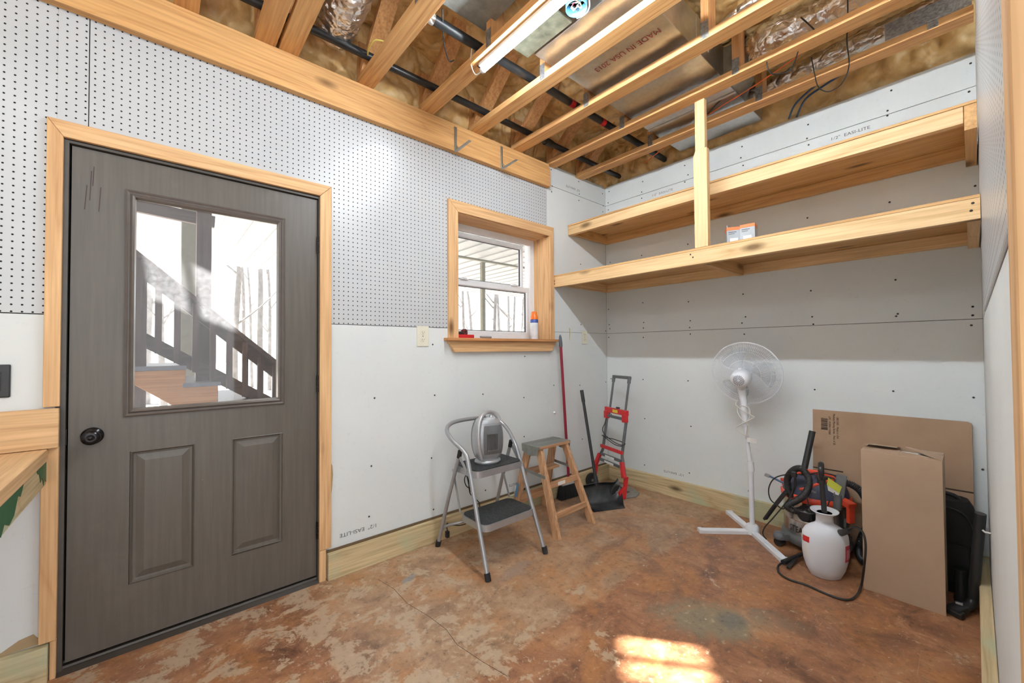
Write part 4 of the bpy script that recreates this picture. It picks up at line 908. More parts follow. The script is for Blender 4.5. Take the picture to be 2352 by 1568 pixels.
# ------------------------------------------------ folding hand truck
t = thing('hand_truck', 'red and grey folding hand truck standing in the corner', 'hand truck', (-.34, -.235, 0))
O_ = V((-.345, -.235, 0)); Rr = V((-.30, -.954, 0)); Ff = V((.954, -.30, 0))
def H(r, f, z): return O_+Rr*r+Ff*(f+.17*z)+V((0, 0, z))
for s_ in (-1, 1):
    part('side_rail', MB().tube([H(s_*.200, 0, .17), H(s_*.190, 0, .20), H(s_*.150, 0, .295), H(s_*.133, 0, .33), H(s_*.130, 0, .40), H(s_*.130, 0, .64)], .0125, 12, n=4), M['htgrey'], t)
    part('upper_tube', MB().tube([H(s_*.104, .0, .62), H(s_*.104, 0, .965)], .0095, 12), M['htgrey'], t)
    part('corner_brace', MB().bar(H(s_*.198, -.012, .175), H(s_*.150, -.012, .29), .034, .030, Ff), M['red'], t, .005)
    part('wheel_bracket', MB().add([H(s_*.205+q, f, z) for q in (-.013, .013) for f, z in ((-.045, .035), (-.05, .07), (-.005, .11), (-.012, .185), (.02, .185), (.02, .012), (.0, .012))], [tuple(range(7))[::-1], tuple(range(7, 14))]+[(i, (i+1) % 7, 7+(i+1) % 7, 7+i) for i in range(7)]), M['red'], t, .003)
    wc = H(s_*.170-s_*.0, -.050, .062); wc.z = .062
    wh = part('wheel', MB().lathe([(.045, -.012), (.058, -.013), (.0615, -.008), (.0615, .008), (.058, .013), (.045, .012)], c=wc, axis=Rr, seg=32), M['rubber'], t)
    part('wheel_hub', MB().lathe([(.046, -.008), (.046, .008)], c=wc, axis=Rr, seg=28).lathe([(.012, -.016), (.012, .016)], c=wc, axis=Rr, seg=16), plain('hub_grey', (.16, .165, .17), .4), wh, loc=WLOC[wh])
part('handle_bar', MB().bar(H(-.118, 0, .978), H(.118, 0, .978), .026, .024, Ff), M['greyp'], t, .006)
for s_ in (-1, 1): part('handle_end', MB().tube([H(s_*.104, 0, .93), H(s_*.104, 0, .985)], .0145, 12), M['greyp'], t)
cb = part('carry_bracket', MB().bar(H(-.148, -.012, .685), H(.148, -.012, .685), .030, .045, V((0, 0, 1))).bar(H(-.148, -.012, .64), H(-.100, -.012, .64), .034, .065).bar(H(.100, -.012, .64), H(.148, -.012, .64), .034, .065), M['red'], t, .005)
part('bracket_sticker', MB().bar(H(-.030, -.0285, .686), H(.038, -.0285, .686), .001, .026), M['yellow'], cb, loc=WLOC[cb])
part('release_button', MB().bar(H(-.015, 0, .712), H(.02, 0, .712), .016, .014), M['black'], cb, .002, loc=WLOC[cb])
part('grip_bar', MB().bar(H(-.105, -.01, .632), H(.105, -.01, .632), .022, .022), M['htgrey'], t, .005)
part('cross_bar', MB().bar(H(-.150, -.014, .362), H(.150, -.014, .362), .018, .030), M['red'], t, .005)
for z, w_ in ((.292, .135), (.245, .145)):
    xb = part('lower_cross_bar', MB().bar(H(-w_, -.006, z), H(w_, -.006, z), .020, .022), M['htgrey'], t, .003)
    part('bar_sticker', MB().bar(H(-.07, -.0168, z), H(.055, -.0168, z), .001, .018), M['whitel'], xb, loc=WLOC[xb])
tp = MB(); o2 = [(-.19, .0), (-.20, .12), (-.15, .20), (-.04, .23), (.04, .23), (.15, .20), (.20, .12), (.19, .0)]
vs = [O_+Rr*a_+Ff*(b_+.02)+V((0, 0, z)) for z in (.004, .010) for a_, b_ in o2]; tp.add(vs, [tuple(range(8))[::-1], tuple(range(8, 16))]+[(i, (i+1) % 8, 8+(i+1) % 8, 8+i) for i in range(8)])
toe = part('toe_plate', tp, M['alu'], t, .002)
for a_ in (-.085, 0, .085):
    q = MB(); ov = [(a_+.028*cos(k*pi/8), .10+.045*sin(k*pi/8)) for k in range(16)]; q.add([O_+Rr*a1+Ff*(b1+.02)+V((0, 0, .0106)) for a1, b1 in ov], [tuple(range(16))]); part('plate_cutout', q, plain('cutout_shadow', (.16, .11, .08), .6), toe, loc=WLOC[toe])
part('bungee_cord', MB().tube([H(-.12, -.015, .62), H(-.125, -.02, .56), H(-.145, -.02, .52), H(-.125, -.03, .49), H(-.05, -.03, .455), H(.06, -.03, .43), H(.14, -.02, .425), H(.145, 0, .44), H(.05, -.03, .455), H(-.06, -.03, .45), H(-.145, -.02, .455), H(-.06, -.03, .44), H(.06, -.03, .415), H(.14, -.02, .415)], .0035, 8, n=6), M['cable'], t)

# ------------------------------------------------ pedestal fan
t = thing('pedestal_fan', 'white pedestal fan turned towards the back wall, cord wound on its pole', 'fan', (-.273, -1.339, 0))
b0 = V((-.273, -1.335, 0))
def arm(end, nm='base_leg'):
    e = V((end[0], end[1], 0)); d = (e-b0).normalized(); n_ = V((-d.y, d.x, 0))
    mb = MB(); pr = [(-.021, 0), (-.021, .020), (-.014, .026), (-.008, .022), (.008, .022), (.014, .026), (.021, .020), (.021, 0)]
    vs = [p+n_*a_+V((0, 0, z)) for p in (b0+d*.01, e) for a_, z in pr]; mb.add(vs, [tuple(range(8))[::-1], tuple(range(8, 16))]+[(i, (i+1) % 8, 8+(i+1) % 8, 8+i) for i in range(8)])
    o = part(nm, mb, M['fanw'], t, .001)
    part('leg_end_cap', MB().add([p+n_*a_+V((0, 0, z)) for p in (e-d*.004, e+d*.022) for a_, z in ((-.023, 0), (-.023, .026), (.023, .026), (.023, 0))], [(0, 1, 2, 3), (7, 6, 5, 4), (0, 4, 5, 1), (1, 5, 6, 2), (2, 6, 7, 3), (3, 7, 4, 0)]), M['fanw'], o, .003, loc=WLOC[o])
arm((-.505, -1.105)); arm((-.064, -1.118)); arm((-.530, -1.578))
part('base_hub', MB().lathe([(.040, 0), (.042, .004), (.040, .045), (.030, .060), (.024, .062)], c=b0, seg=32), M['fanw'], t)
pA = b0+V((0, 0, .05)); pB = ax_(1724, 1070, -.275); pC = ax_(1714, 990, -.285); pD = ax_(1708, 925, -.295); pE = ax_(1703, 893, -.305)
part('lower_pole', MB().tube([pA, pB], .0155, 18), M['fanw'], t); part('collar', MB().tube([pB-V((0, 0, .03)), pB+V((0, 0, .005)), pB+V((0, 0, .03))], lambda u: .022-.004*u, 18), M['fanw'], t)
part('upper_pole', MB().tube([pB, pC, pC.lerp(pD, .3)], .0110, 16), M['fanw'], t)
part('neck', MB().tube([pC.lerp(pD, .2), pD, pE], lambda u: .019+.006*u, 18, n=3), M['fanw'], t)
mc = ax_(1702, 868, -.335); gc = ax_(1714, 863, -.235); fa = V((1, .10, .22)).normalized()
gc = mc+fa*.125
motor = part('motor_housing', MB().lathe([(0, -.062), (.036, -.060), (.050, -.050), (.056, -.030), (.058, .0), (.056, .030), (.046, .052), (.030, .058)], c=mc, axis=fa, seg=36, sy=1.05), M['fanw'], t)
q_ = V((0, 0, 1)).rotation_difference(fa).to_matrix(); sl = MB()
for rr, k in ((.012, 8), (.021, 14), (.030, 20)):
    for i in range(k):
        a_ = 2*pi*i/k; c1 = V((cos(a_)*(rr-.0032), sin(a_)*(rr-.0032), -.0628)); c2 = V((cos(a_)*(rr+.0035), sin(a_)*(rr+.0035), -.0620)); sl.bar(mc+q_ @ c1, mc+q_ @ c2, .0026, .002, fa)
part('vent_slots', sl, M['dark'], motor, loc=WLOC[motor])
part('oscillation_knob', MB().lathe([(.012, 0), (.012, .012), (0, .013)], c=mc+V((-.01, 0, .055)), seg=18), M['fanw'], motor, loc=WLOC[motor])
part('tilt_joint', MB().tube([mc-V((0, 0, .04)), pE], lambda u: .030-.008*u, 18), M['fanw'], t)
part('bracket_screw', MB().lathe([(.006, 0), (.006, .004)], c=pE+V((-.024, .0, .01)), axis=(-1, -.2, 0), seg=12), M['screw'], t)
ex = q_ @ V((1, 0, 0)); ey = q_ @ V((0, 1, 0))
RG = .214
def gp(r, a_, side):   # bowl profile, side -1 back, +1 front
    u = r/RG; dep = .052*(1-u**2.6)
    return gc + ex*(r*cos(a_)) + ey*(r*sin(a_)) + fa*(side*dep)
for side, nm, n_w in ((-1, 'rear_guard', 110), (1, 'front_guard', 90)):
    g_ = MB()
    for i in range(n_w):
        a_ = 2*pi*i/n_w; g_.tube([gp(r, a_+.0*r, side) for r in (.045, .09, .135, .17, .195, .208, RG)], .00085, 4, smooth=False)
    for r in (.045, .10, .155, .19):
        g_.tube([gp(r, 2*pi*i/64, side) for i in range(64)], .0011, 5, closed=True)
    part(nm, g_, M['fanw'], t)
part('guard_rim', MB().tube([gp(RG, 2*pi*i/80, 0) for i in range(80)], .0042, 8, closed=True), M['fanw'], t)
part('guard_hub', MB().lathe([(0, .052), (.045, .052), (.047, .046)], c=gc, axis=fa, seg=28), M['fanw'], t)
for k in range(3):
    a0 = R(20+120*k)
    def bl(u, v):
        r = .03+.145*u; hw_ = (.35+.55*sin(min(1, u*1.1)*pi*.62))*(.9 if u < .95 else .8); a_ = a0+(v-.5)*2*hw_*(.75)+u*.35
        return gc+ex*(r*cos(a_))+ey*(r*sin(a_))+fa*((v-.5)*.038*(1-.3*u))
    part('blade', MB().grid(bl, 12, 12), M['blade'], t)
part('blade_hub', MB().lathe([(.035, -.02), (.037, .015), (.02, .022), (0, .023)], c=gc, axis=fa, seg=28), M['blade'], t)
cpts = [pD+V((-.026, .02, .02)), pD+V((-.04, .035, -.01)), pD+V((-.035, -.01, -.05)), pD+V((-.0, -.05, -.08)), pC+V((-.02, -.055, .10)), pC+V((-.03, .0, .06)), pC+V((-.02, .055, .02)), pC+V((-.02, .03, -.01)), pC+V((-.02, -.01, -.02)), pC+V((-.02, -.02, .04)), pC+V((-.03, .03, .10)), pC+V((-.02, .045, .15)), pC+V((-.03, .0, .17)), pC+V((-.02, -.03, .14)), pC+V((-.018, -.01, .02)), pC+V((-.016, .0, -.05))]
part('power_cord', MB().tube(cpts, .0032, 8, n=8), M['whitecord'], t)
part('cord_tag', MB().bar(pC+V((-.018, -.012, -.052)), pC+V((-.03, -.072, -.050)), .0015, .028), M['whitel'], t)

# ------------------------------------------------ flattened carton against the wall
t = thing('flattened_carton', 'large flattened brown moving carton leaning on the back wall', 'cardboard', (-.05, -1.96, 0))
la = [(-1.622, .825), (-1.95, .828), (-2.295, .830), (-2.308, .822), (-2.308, .01), (-1.622, .01)]
def lean(y, z, o=0): return V((-.060+.045*(z/.83)-o, y, z))
mb = MB(); mb.add([lean(y, z, o) for o in (0, .006) for y, z in la], [tuple(range(6))[::-1], tuple(range(6, 12))]+[(i, (i+1) % 6, 6+(i+1) % 6, 6+i) for i in range(6)])
sheet = part('outer_panel', mb, M['card'], t)
sz_ = ax_(1870, 1072, -.035).z; sz2 = ax_(2236, 1132, -.035).z
for (y0, y1, zz) in ((-1.622, -1.775, sz_), (-2.16, -2.308, sz2)):
    part('slot', MB().add([lean(y0, zz-.004, .0068), lean(y1, zz-.004+.002, .0068), lean(y1, zz+.004+.002, .0068), lean(y0, zz+.004, .0068)], [(0, 1, 2, 3)]), plain('slot_shadow', (.06, .035, .02), .9), sheet, loc=WLOC[sheet])
nr = V((-1, 0, .054)).normalized()
for i, (s_, dy, sz0) in enumerate((('UBOXES - Made in USA', -1.845, .79), ('Medium Moving Boxes - Pack of 20', -1.82, .808), ('UPC: 810042155060', -1.79, .79))):
    text('carton_print', s_, .0155, lean(dy*.30-1.622*.70+.0, sz0, .0068), (-.054, 0, -1), nr, M['blackink'], sheet, sx=.95) if False else text('carton_print', s_, .0155, lean(-1.745+(.0, .017, .040)[i], sz0, .0068), (-.054, 0, -1), nr, M['blackink'], sheet, sx=.88)
bc = MB(); zb = .775; random.seed(11)
while zb > .700:
    h_ = random.choice((.0012, .002, .003)); bc.add([lean(-1.666, zb, .0072), lean(-1.700, zb, .0072), lean(-1.700, zb-h_, .0072), lean(-1.666, zb-h_, .0072)], [(0, 1, 2, 3)]); zb -= h_+random.choice((.0012, .0018, .0026))
part('barcode', bc, M['blackink'], sheet, loc=WLOC[sheet])

# ------------------------------------------------ tall cardboard box
t = thing('cardboard_box', 'tall narrow brown cardboard box standing on the floor', 'box', (-.42, -2.07, 0))
x0, x1, y0, y1, zt = -.532, -.318, -2.217, -1.931, .700
b_ = MB(); q = .004
b_.box(x0, x0+q, y0, y1, 0, zt).box(x1-q, x1, y0, y1, 0, zt).box(x0+q, x1-q, y0, y0+q, 0, zt).box(x0+q, x1-q, y1-q, y1, 0, zt).box(x0+q, x1-q, y0+q, y1-q, 0, .004)
plainc = plain('smooth_cardboard', (.43, .30, .205), .8, var=.04, vs=4)
part('carton', b_, plainc, t, .001)
def flap(a, b, c, d, nm='flap'):
    a, b, c, d = map(V, (a, b, c, d)); n_ = (b-a).cross(d-a).normalized()*.002
    part(nm, MB().add([p+s for s in (-n_, n_) for p in (a, b, c, d)], [(3, 2, 1, 0), (4, 5, 6, 7), (0, 1, 5, 4), (1, 2, 6, 5), (2, 3, 7, 6), (3, 0, 4, 7)]), plainc, t)
ym = -2.07
flap((x0+.001, y1, zt+.002), (x0+.001, ym, zt+.002), (x0+.108, ym, zt+.006), (x0+.108, y1, zt+.004)); flap((x1-.001, y1, zt+.002), (x1-.001, ym+.010, zt+.002), (x0+.104, ym+.010, zt+.022), (x0+.104, y1-.022, zt+.018))
flap((x1-.001, -2.125, zt+.002), (x1-.001, y0, zt+.002), (x0+.125, y0+.002, zt+.008), (x0+.125, -2.12, zt+.010))
flap((x0+.001, ym-.0005, zt+.002), (x0+.001, y0, zt+.002), (x0+.030, y0+.002, zt+.003), (x0+.088, ym-.003, zt+.005))
flap((x0+.004, y0+.001, zt+.004), (x0+.110, y0+.001, zt+.006), (x0+.118, -2.10, zt+.026), (x0+.095, -2.088, zt+.030), 'side_flap')
part('contents', MB().box(x0+.02, x1-.02, y0+.02, y1-.02, .60, zt-.012), M['whitel'], t)
part('contents_label', MB().box(x0+.13, x0+.15, -2.13, ym-.004, zt-.012, zt-.011), M['blackink'], t)
part('packing_tape', MB().box(x0+.080, x0+.106, ym+.012, y1-.002, zt+.0225, zt+.023), plain('clear_tape', (.50, .38, .28), .15), t)

# ------------------------------------------------ wet and dry vacuum
vc = V((-.175, -1.658, 0)); t = thing('shop_vacuum', 'steel wet and dry shop vacuum with red and navy head, tangled in hoses', 'vacuum', vc)
drum = part('drum', MB().lathe([(.150, .070), (.158, .085), (.163, .10), (.163, .175), (.166, .18), (.163, .185), (.165, .30), (.168, .305)], c=vc, seg=56), M['chrome'], t)
text('drum_print', 'STEALTH', .050, (0, 0, 0), (1, 0, 0), (0, -1, 0), M['blackink'], drum, sx=.74, wrap=(vc.x, vc.y, .1645, R(141), .110))
part('dolly', MB().lathe([(.150, .030), (.172, .034), (.180, .055), (.172, .085), (.158, .090)], c=vc, seg=48), M['greyp'], t)
for k in range(4):
    a_ = R(135+90*k); e = vc+V((cos(a_), sin(a_), 0))*.215
    dk = part('caster_arm', MB().bar(vc+V((cos(a_), sin(a_), 0))*.15+V((0, 0, .060)), e+V((0, 0, .062)), .062, .034).lathe([(.034, .045), (.036, .06), (.026, .082), (0, .085)], c=e, seg=20), M['greyp'], t, 0)
    part('caster_wheel', MB().tube([e+V((-.020, .008, .024)), e+V((.020, -.008, .024))], .024, 18), M['black'], dk, loc=WLOC[dk])
part('head_rim', MB().lathe([(.168, .300), (.176, .305), (.178, .330), (.170, .338)], c=vc, seg=56), M['vacred'], t)
hd = part('motor_head', MB().lathe([(.168, .336), (.163, .36), (.150, .400), (.135, .425), (.112, .440), (.06, .448), (0, .449)], c=vc, seg=48), M['navy'], t)
part('head_badge', MB().grid(lambda u, v: vc+V(((.166-.022*v)*cos(R(165)+u*.52), (.166-.022*v)*sin(R(165)+u*.52), .345+.055*v)), 8, 4), M['dark'], hd, loc=WLOC[hd])
text('badge_print', 'STEALTH', .020, (0, 0, 0), (1, 0, 0), (0, -1, 0), M['whiteink'], hd, sx=.92, wrap=(vc.x, vc.y, .1625, R(168), .372))
part('badge_line', MB().grid(lambda u, v: vc+V(((.167-.022*.3)*cos(R(178)+u*.2), (.167-.022*.3)*sin(R(178)+u*.2), .358+.004*v)), 6, 1), M['whiteink'], hd, loc=WLOC[hd])
part('top_handle', MB().tube([vc+V((-.09, .10, .425)), vc+V((-.075, .06, .458)), vc+V((-.045, -.0, .466)), vc+V((-.02, -.07, .455)), vc+V((-.01, -.115, .42))], .014, 12, n=6), M['vacred'], t)
part('red_trim', MB().tube([vc+V((-.155, .04, .375)), vc+V((-.150, 0, .392)), vc+V((-.120, -.05, .425)), vc+V((-.05, -.10, .440))], .009, 8, n=5).tube([vc+V((-.12, .10, .39)), vc+V((-.10, .11, .41)), vc+V((-.06, .13, .40))], .010, 8, n=4), M['vacred'], t)
for a_ in (R(238), R(58)):
    d_ = V((cos(a_), sin(a_), 0)); part('side_latch', MB().bar(vc+d_*.165+V((0, 0, .345)), vc+d_*.235+V((0, 0, .335)), .055, .028).bar(vc+d_*.222+V((0, 0, .345)), vc+d_*.222+V((0, 0, .235)), .040, .020, d_), M['vacred'], t, .005)
    part('latch_hook', MB().bar(vc+d_*.200+V((0, 0, .25)), vc+d_*.195+V((0, 0, .20)), .022, .014, d_), M['greyp'], t, .003)
iv = vc+V((cos(R(178)), sin(R(178)), 0))*.160+V((0, 0, .245)); dv_ = V((cos(R(178)), sin(R(178)), -.1))
part('inlet_port', MB().lathe([(.048, 0), (.048, .020), (.040, .024), (.032, .040), (.032, .055), (.022, .056)], c=iv, axis=dv_, seg=28), M['black'], t)
hs = [ax_(x, y, xx) for x, y, xx in ((1840, 1172, -.37), (1822, 1172, -.40), (1808, 1162, -.41), (1828, 1150, -.41), (1846, 1138, -.41), (1857, 1118, -.40), (1856, 1094, -.39), (1840, 1076, -.38), (1822, 1080, -.36), (1809, 1098, -.345), (1810, 1122, -.34), (1817, 1140, -.33))]
part('hose', MB().tube(hs, .0185, 14, n=40, ribs=(.0058, .04)), M['black'], t)
hs2 = [vc+V(p) for p in ((.0, -.10, .40), (.0, -.16, .425), (.015, -.215, .39), (.03, -.245, .31), (.04, -.25, .22), (.04, -.22, .14), (.03, -.20, .06), (-.02, -.21, .03), (-.08, -.24, .022))]
part('hose', MB().tube(hs2, .0185, 14, n=40, ribs=(.0078, .10)), M['black'], t)
part('hose_cuff', MB().tube([vc+V((-.10, -.04, .452)), vc+V((-.02, -.09, .430))], .021, 14), M['black'], t)
def pt(x, y, d): return ax_(x, y, d)
part('power_cord', MB().tube([pt(1930, 1095, -.30), pt(1885, 1085, -.33), pt(1850, 1090, -.37), pt(1810, 1089, -.38), pt(1779, 1098, -.37), pt(1766, 1120, -.36), pt(1769, 1145, -.35), pt(1785, 1160, -.34), pt(1800, 1168, -.36), pt(1812, 1145, -.40), pt(1826, 1120, -.42), pt(1826, 1095, -.42), pt(1820, 1130, -.42), pt(1800, 1160, -.42), pt(1775, 1190, -.40), pt(1757, 1210, -.38), pt(1752, 1225, -.37), pt(1760, 1238, -.36)], .0036, 8, n=7)
     .tube([pt(1852, 1100, -.40), pt(1853, 1140, -.42), pt(1862, 1175, -.42), pt(1864, 1210, -.40)], .0036, 8, n=7).tube([pt(1815, 1160, -.42), pt(1840, 1175, -.43), pt(1870, 1180, -.42), pt(1895, 1170, -.40), pt(1905, 1150, -.38)], .0036, 8, n=7), M['cable'], t)
part('power_plug', MB().box(-.012, .012, -.012, .012, 0, .03, Matrix.Translation(pt(1824, 1095, -.43))), M['black'], t, .003)
part('warning_tag', MB().add([pt(1902, 1096, -.445), pt(1934, 1118, -.455), pt(1928, 1133, -.455), pt(1899, 1113, -.445)], [(0, 1, 2, 3)]), M['tag'], t, label='yellow warning tag')
part('white_tag', MB().add([pt(1900, 1114, -.443), pt(1929, 1132, -.453), pt(1925, 1138, -.453), pt(1902, 1126, -.443)], [(0, 1, 2, 3)]), M['whitel'], t)
# attachments stored round it
tag(build('extension_wand', MB().tube([pt(1866, 990, -.13), pt(1847, 1078, -.20), pt(1838, 1120, -.24)], .0175, 18), M['black'], None, pt(1838, 1120, -.24)), 'straight black vacuum wand sticking up behind the vacuum head', 'vacuum wand')
cv = MB(); cv.bar(pt(1757, 1192, -.33), pt(1782, 1158, -.36), .030, .014).bar(pt(1782, 1158, -.36), pt(1806, 1128, -.36), .026, .022); tag(build('crevice_nozzle', cv, M['black'], None, pt(1757, 1192, -.33), .003), 'flat black crevice nozzle leaning at the left of the vacuum', 'vacuum nozzle')
nz = thing('floor_nozzle', 'black angled vacuum nozzle hooked on the right of the vacuum', 'vacuum nozzle', pt(1922, 1165, -.42))
part('nozzle_neck', MB().tube([pt(1923, 1168, -.43), pt(1926, 1135, -.44)], .019, 16), M['greyp'], nz)
part('nozzle_head', MB().bar(pt(1926, 1142, -.44), pt(1934, 1090, -.43), .046, .020, V((1, .1, 0))), M['greyp'], nz, .004)
sq = thing('squeegee_rod', 'blue metal rod with a steel clamp end poking out left of the vacuum', 'rod', pt(1806, 1113, -.10))
part('rod', MB().tube([pt(1806, 1112, -.14), pt(1763, 1091, -.12)], .0065, 12), M['bluerod'], sq); part('clamp_end', MB().bar(pt(1768, 1094, -.12), pt(1757, 1089, -.12), .020, .018), M['steel'], sq, .002)

# ------------------------------------------------ pump sprayer
sc = V((-.530, -1.775, 0)); t = thing('pump_sprayer', 'white plastic pump sprayer tank with black pump handle', 'sprayer', sc)
ms = Matrix.Rotation(R(-52), 3, 'Z')
prof = [(.062, 0), (.070, .004), (.090, .045), (.102, .09), (.107, .13), (.108, .20), (.105, .228), (.092, .252), (.066, .270), (.045, .280), (.041, .290), (.040, .315)]
tk = part('tank', MB().lathe(prof, c=sc, seg=48, sx=1, sy=.70, mat=ms), M['tank'], t)
fun = part('filler_collar', MB().lathe([(.040, .300), (.042, .330), (.067, .346), (.069, .352), (.062, .350), (.040, .337), (.0, .334)], c=sc, seg=40, sy=.92), M['tank'], t)
part('collar_opening', MB().lathe([(0, .3385), (.034, .3385)], c=sc, seg=30), M['dark'], fun, loc=WLOC[fun])
part('pump_rod', MB().tube([sc+V((0, 0, .33)), sc+V((.005, .01, .50))], .0125, 16), M['black'], t)
hg = sc+V((.005, .012, .50))
part('pump_handle', MB().tube([hg+V((0, 0, -.01)), hg+V((0, 0, .03))], .020, 14).tube([hg+V((.022, .004, .030)), hg+V((.030, .006, .070)), hg+V((0, 0, .094)), hg+V((-.030, -.006, .070)), hg+V((-.022, -.004, .030)), hg+V((0, 0, .018))], .0135, 10, n=5, closed=True), M['black'], t)
def onb(a_, z, off=.001):
    import bisect
    for i in range(len(prof)-1):
        if prof[i][1] <= z <= prof[i+1][1]: r = prof[i][0]+(prof[i+1][0]-prof[i][0])*(z-prof[i][1])/(prof[i+1][1]-prof[i][1]); break
    return sc+ms @ V(((r+off)*cos(a_), (r+off)*.70*sin(a_)+0, 0))+V((0, 0, z))
lbl = part('tank_label', MB().grid(lambda u, v: onb(R(-55)+u*R(42), .105+.085*v), 8, 8), M['redlabel'], tk, loc=WLOC[tk])
part('label_text_block', MB().grid(lambda u, v: onb(R(-50)+u*R(30), .118+.05*v, .002), 6, 5), plain('pinkish_print', (.72, .28, .32), .5), tk, loc=WLOC[tk])
part('tank_label', MB().grid(lambda u, v: onb(R(-178)+u*R(28), .185+.03*v, .001), 6, 5), M['red'], tk, loc=WLOC[tk]); part('tank_label', MB().grid(lambda u, v: onb(R(-178)+u*R(26), .10+.08*v, .001), 6, 5), M['whitel'], tk, loc=WLOC[tk])
pn = ax_(1937, 1222, -.56); part('hose_fitting', MB().tube([pn+V((.03, .02, -.02)), pn, pn+V((-.02, -.03, .025))], lambda u: .018-.006*u, 14), M['black'], t)
hp = [pn+V((-.015, -.02, .02)), ax_(1962, 1210, -.60), ax_(1980, 1220, -.62), ax_(1988, 1248, -.63), ax_(1986, 1290, -.62), az_(1978, 1345, .02), az_(1962, 1372, .008), az_(1935, 1376, .006), az_(1890, 1360, .006), az_(1850, 1342, .006), az_(1812, 1330, .006), az_(1790, 1315, .006), az_(1787, 1300, .010), az_(1800, 1290, .02)]
part('spray_hose', MB().tube(hp, .0052, 10, n=8), M['cable'], t)
w0, w1 = az_(1798, 1291, .022), az_(1845, 1271, .03)
part('trigger_grip', MB().tube([w0, w0.lerp(w1, .5), w1], lambda u: .013-.003*u, 12).bar(w0.lerp(w1, .75), az_(1810, 1304, .012), .014, .010), M['black'], t)
part('spray_wand', MB().tube([w1, az_(1862, 1262, .035), az_(1900, 1245, .03)], .006, 10), M['black'], t)

# ------------------------------------------------ black bag, nozzle set in the corner
t = thing('black_bag', 'black fabric bag standing behind the tall cardboard box', 'bag', (-.17, -2.19, 0))
rings = []
for i in range(13):
    u = i/12; z = .0+.455*u; k = (1-abs(2*u-1)**5*.25); yo = -.012*u
    rings.append([V((x_, y_, z)) for x_, y_ in rrect(-.175-.090*k, -.175+.090*k, -2.185-.125*k+yo, -2.185+.135*k+yo, .05)])
bgp = part('bag_body', MB().loft(rings), M['bag'], t)
part('zip_line', MB().tube([V((-.266, -2.31, .30)), V((-.267, -2.28, .40)), V((-.262, -2.20, .43)), V((-.262, -2.08, .44))], .004, 8, n=5), M['black'], bgp, loc=WLOC[bgp])
part('handle', MB().tube([(-.175, -2.26, .435), (-.18, -2.24, .47), (-.18, -2.14, .475), (-.175, -2.12, .44)], .010, 10, n=5), M['black'], t)
part('front_pocket', MB().box(-.279, -.262, -2.29, -2.08, .06, .25), M['bag'], t, .006)
t = thing('vacuum_elbow_wand', 'black vacuum wand with angled foot standing in the right corner', 'vacuum wand', (-.42, -2.30, 0))
wa = ax_(2258, 1180, -.44); wa.y = max(wa.y, -2.328)
part('tube', MB().tube([wa, V((-.405, -2.300, .10)), V((-.402, -2.297, .06)), V((-.425, -2.285, .035)), V((-.455, -2.265, .030))], .019, 18, n=8), M['black'], t)
part('foot_nozzle', MB().bar((-.450, -2.268, .030), (-.500, -2.240, .022), .050, .036).bar((-.49, -2.246, .022), (-.515, -2.232, .016), .070, .026), M['black'], t, .005)
part('clear_valve', MB().box(-.478, -.462, -2.268, -2.244, .047, .056), M['steel'], t, .002)
tag(build('hose_adapter', MB().lathe([(.026, 0), (.028, .02), (.023, .04), (.021, .16)], c=(-.335, -2.262, 0), seg=20), M['black'], None, (-.335, -2.262, 0)), 'short black hose adapter upright between the box and corner wand', 'hose adapter')
tag(build('wall_hook', MB().tube([(-.56, -2.3555, .43), (-.56, -2.338, .43), (-.56, -2.332, .437)], .004, 8), M['whitel'], None, (-.56, -2.355, .43)), 'small white peg stuck in the right wall above the baseboard', 'hook')
tag(build('wall_hook', MB().lathe([(.009, 0), (.007, .012), (0, .013)], c=ay_(1273, 947, 0), axis=(0, -1, 0), seg=14), M['whitel'], None, ay_(1273, 947, 0)), 'small white plug on the wall left of the red pole', 'hook')

# ================================================= OUTSIDE
struct('ground_outside', MB().box(-30, 40, .21, 60, -.9, -.25), M['leafl'])['label'] = 'pale leaf-strewn ground outside'
bpy.data.objects['ground_outside']['kind'] = 'structure'
# porch roof over the door and window: ribbed white panels with an unseen opening added to shape the sun patch
ox, oy = -4.466, 1.506
rf = struct('porch_roof', MB().box(-7, ox-.32, .22, 7.5, 2.95, 2.99).box(ox+.32, 9, .22, 7.5, 2.95, 2.99).box(ox-.32, ox+.32, .22, oy-.32, 2.95, 2.99).box(ox-.32, ox+.32, oy+.32, 7.5, 2.95, 2.99), M['roof'])
hm = MB(); la_, wd_ = V((.61, -.79, 0)), V((.79, .61, 0)); hc_ = V((ox, oy, 0))
inner = [hc_+la_*a_+wd_*b_ for a_, b_ in ((.175, .115), (.175, -.115), (-.175, -.115), (-.175, .115))]
outer = [hc_+V((.33, -.33, 0)), hc_+V((-.33, -.33, 0)), hc_+V((-.33, .33, 0)), hc_+V((.33, .33, 0))]
for i in range(4):
    j = (i+1) % 4; q4 = [outer[i], outer[j], inner[j], inner[i]]
    hm.add([p+V((0, 0, z)) for z in (2.955, 2.985) for p in q4], [(0, 1, 2, 3), (7, 6, 5, 4), (0, 4, 5, 1), (1, 5, 6, 2), (2, 6, 7, 3), (3, 7, 4, 0)])
hm.bar(hc_-la_*.18+V((0, 0, 2.97)), hc_+la_*.18+V((0, 0, 2.97)), .030, .03)
struct('sun_slot_mask', hm, M['roof'], 0, rf)  # added out of view; its two slots shape the sunlight on the floor
rb = MB()
for k in range(52):
    x = -6.8+k*.3
    if abs(x-ox) < .3: continue
    rb.bar((x, .24, 2.942), (x, 7.5, 2.942), .03, .018)
struct('roof_rib', rb, M['roof'], 0, rf)
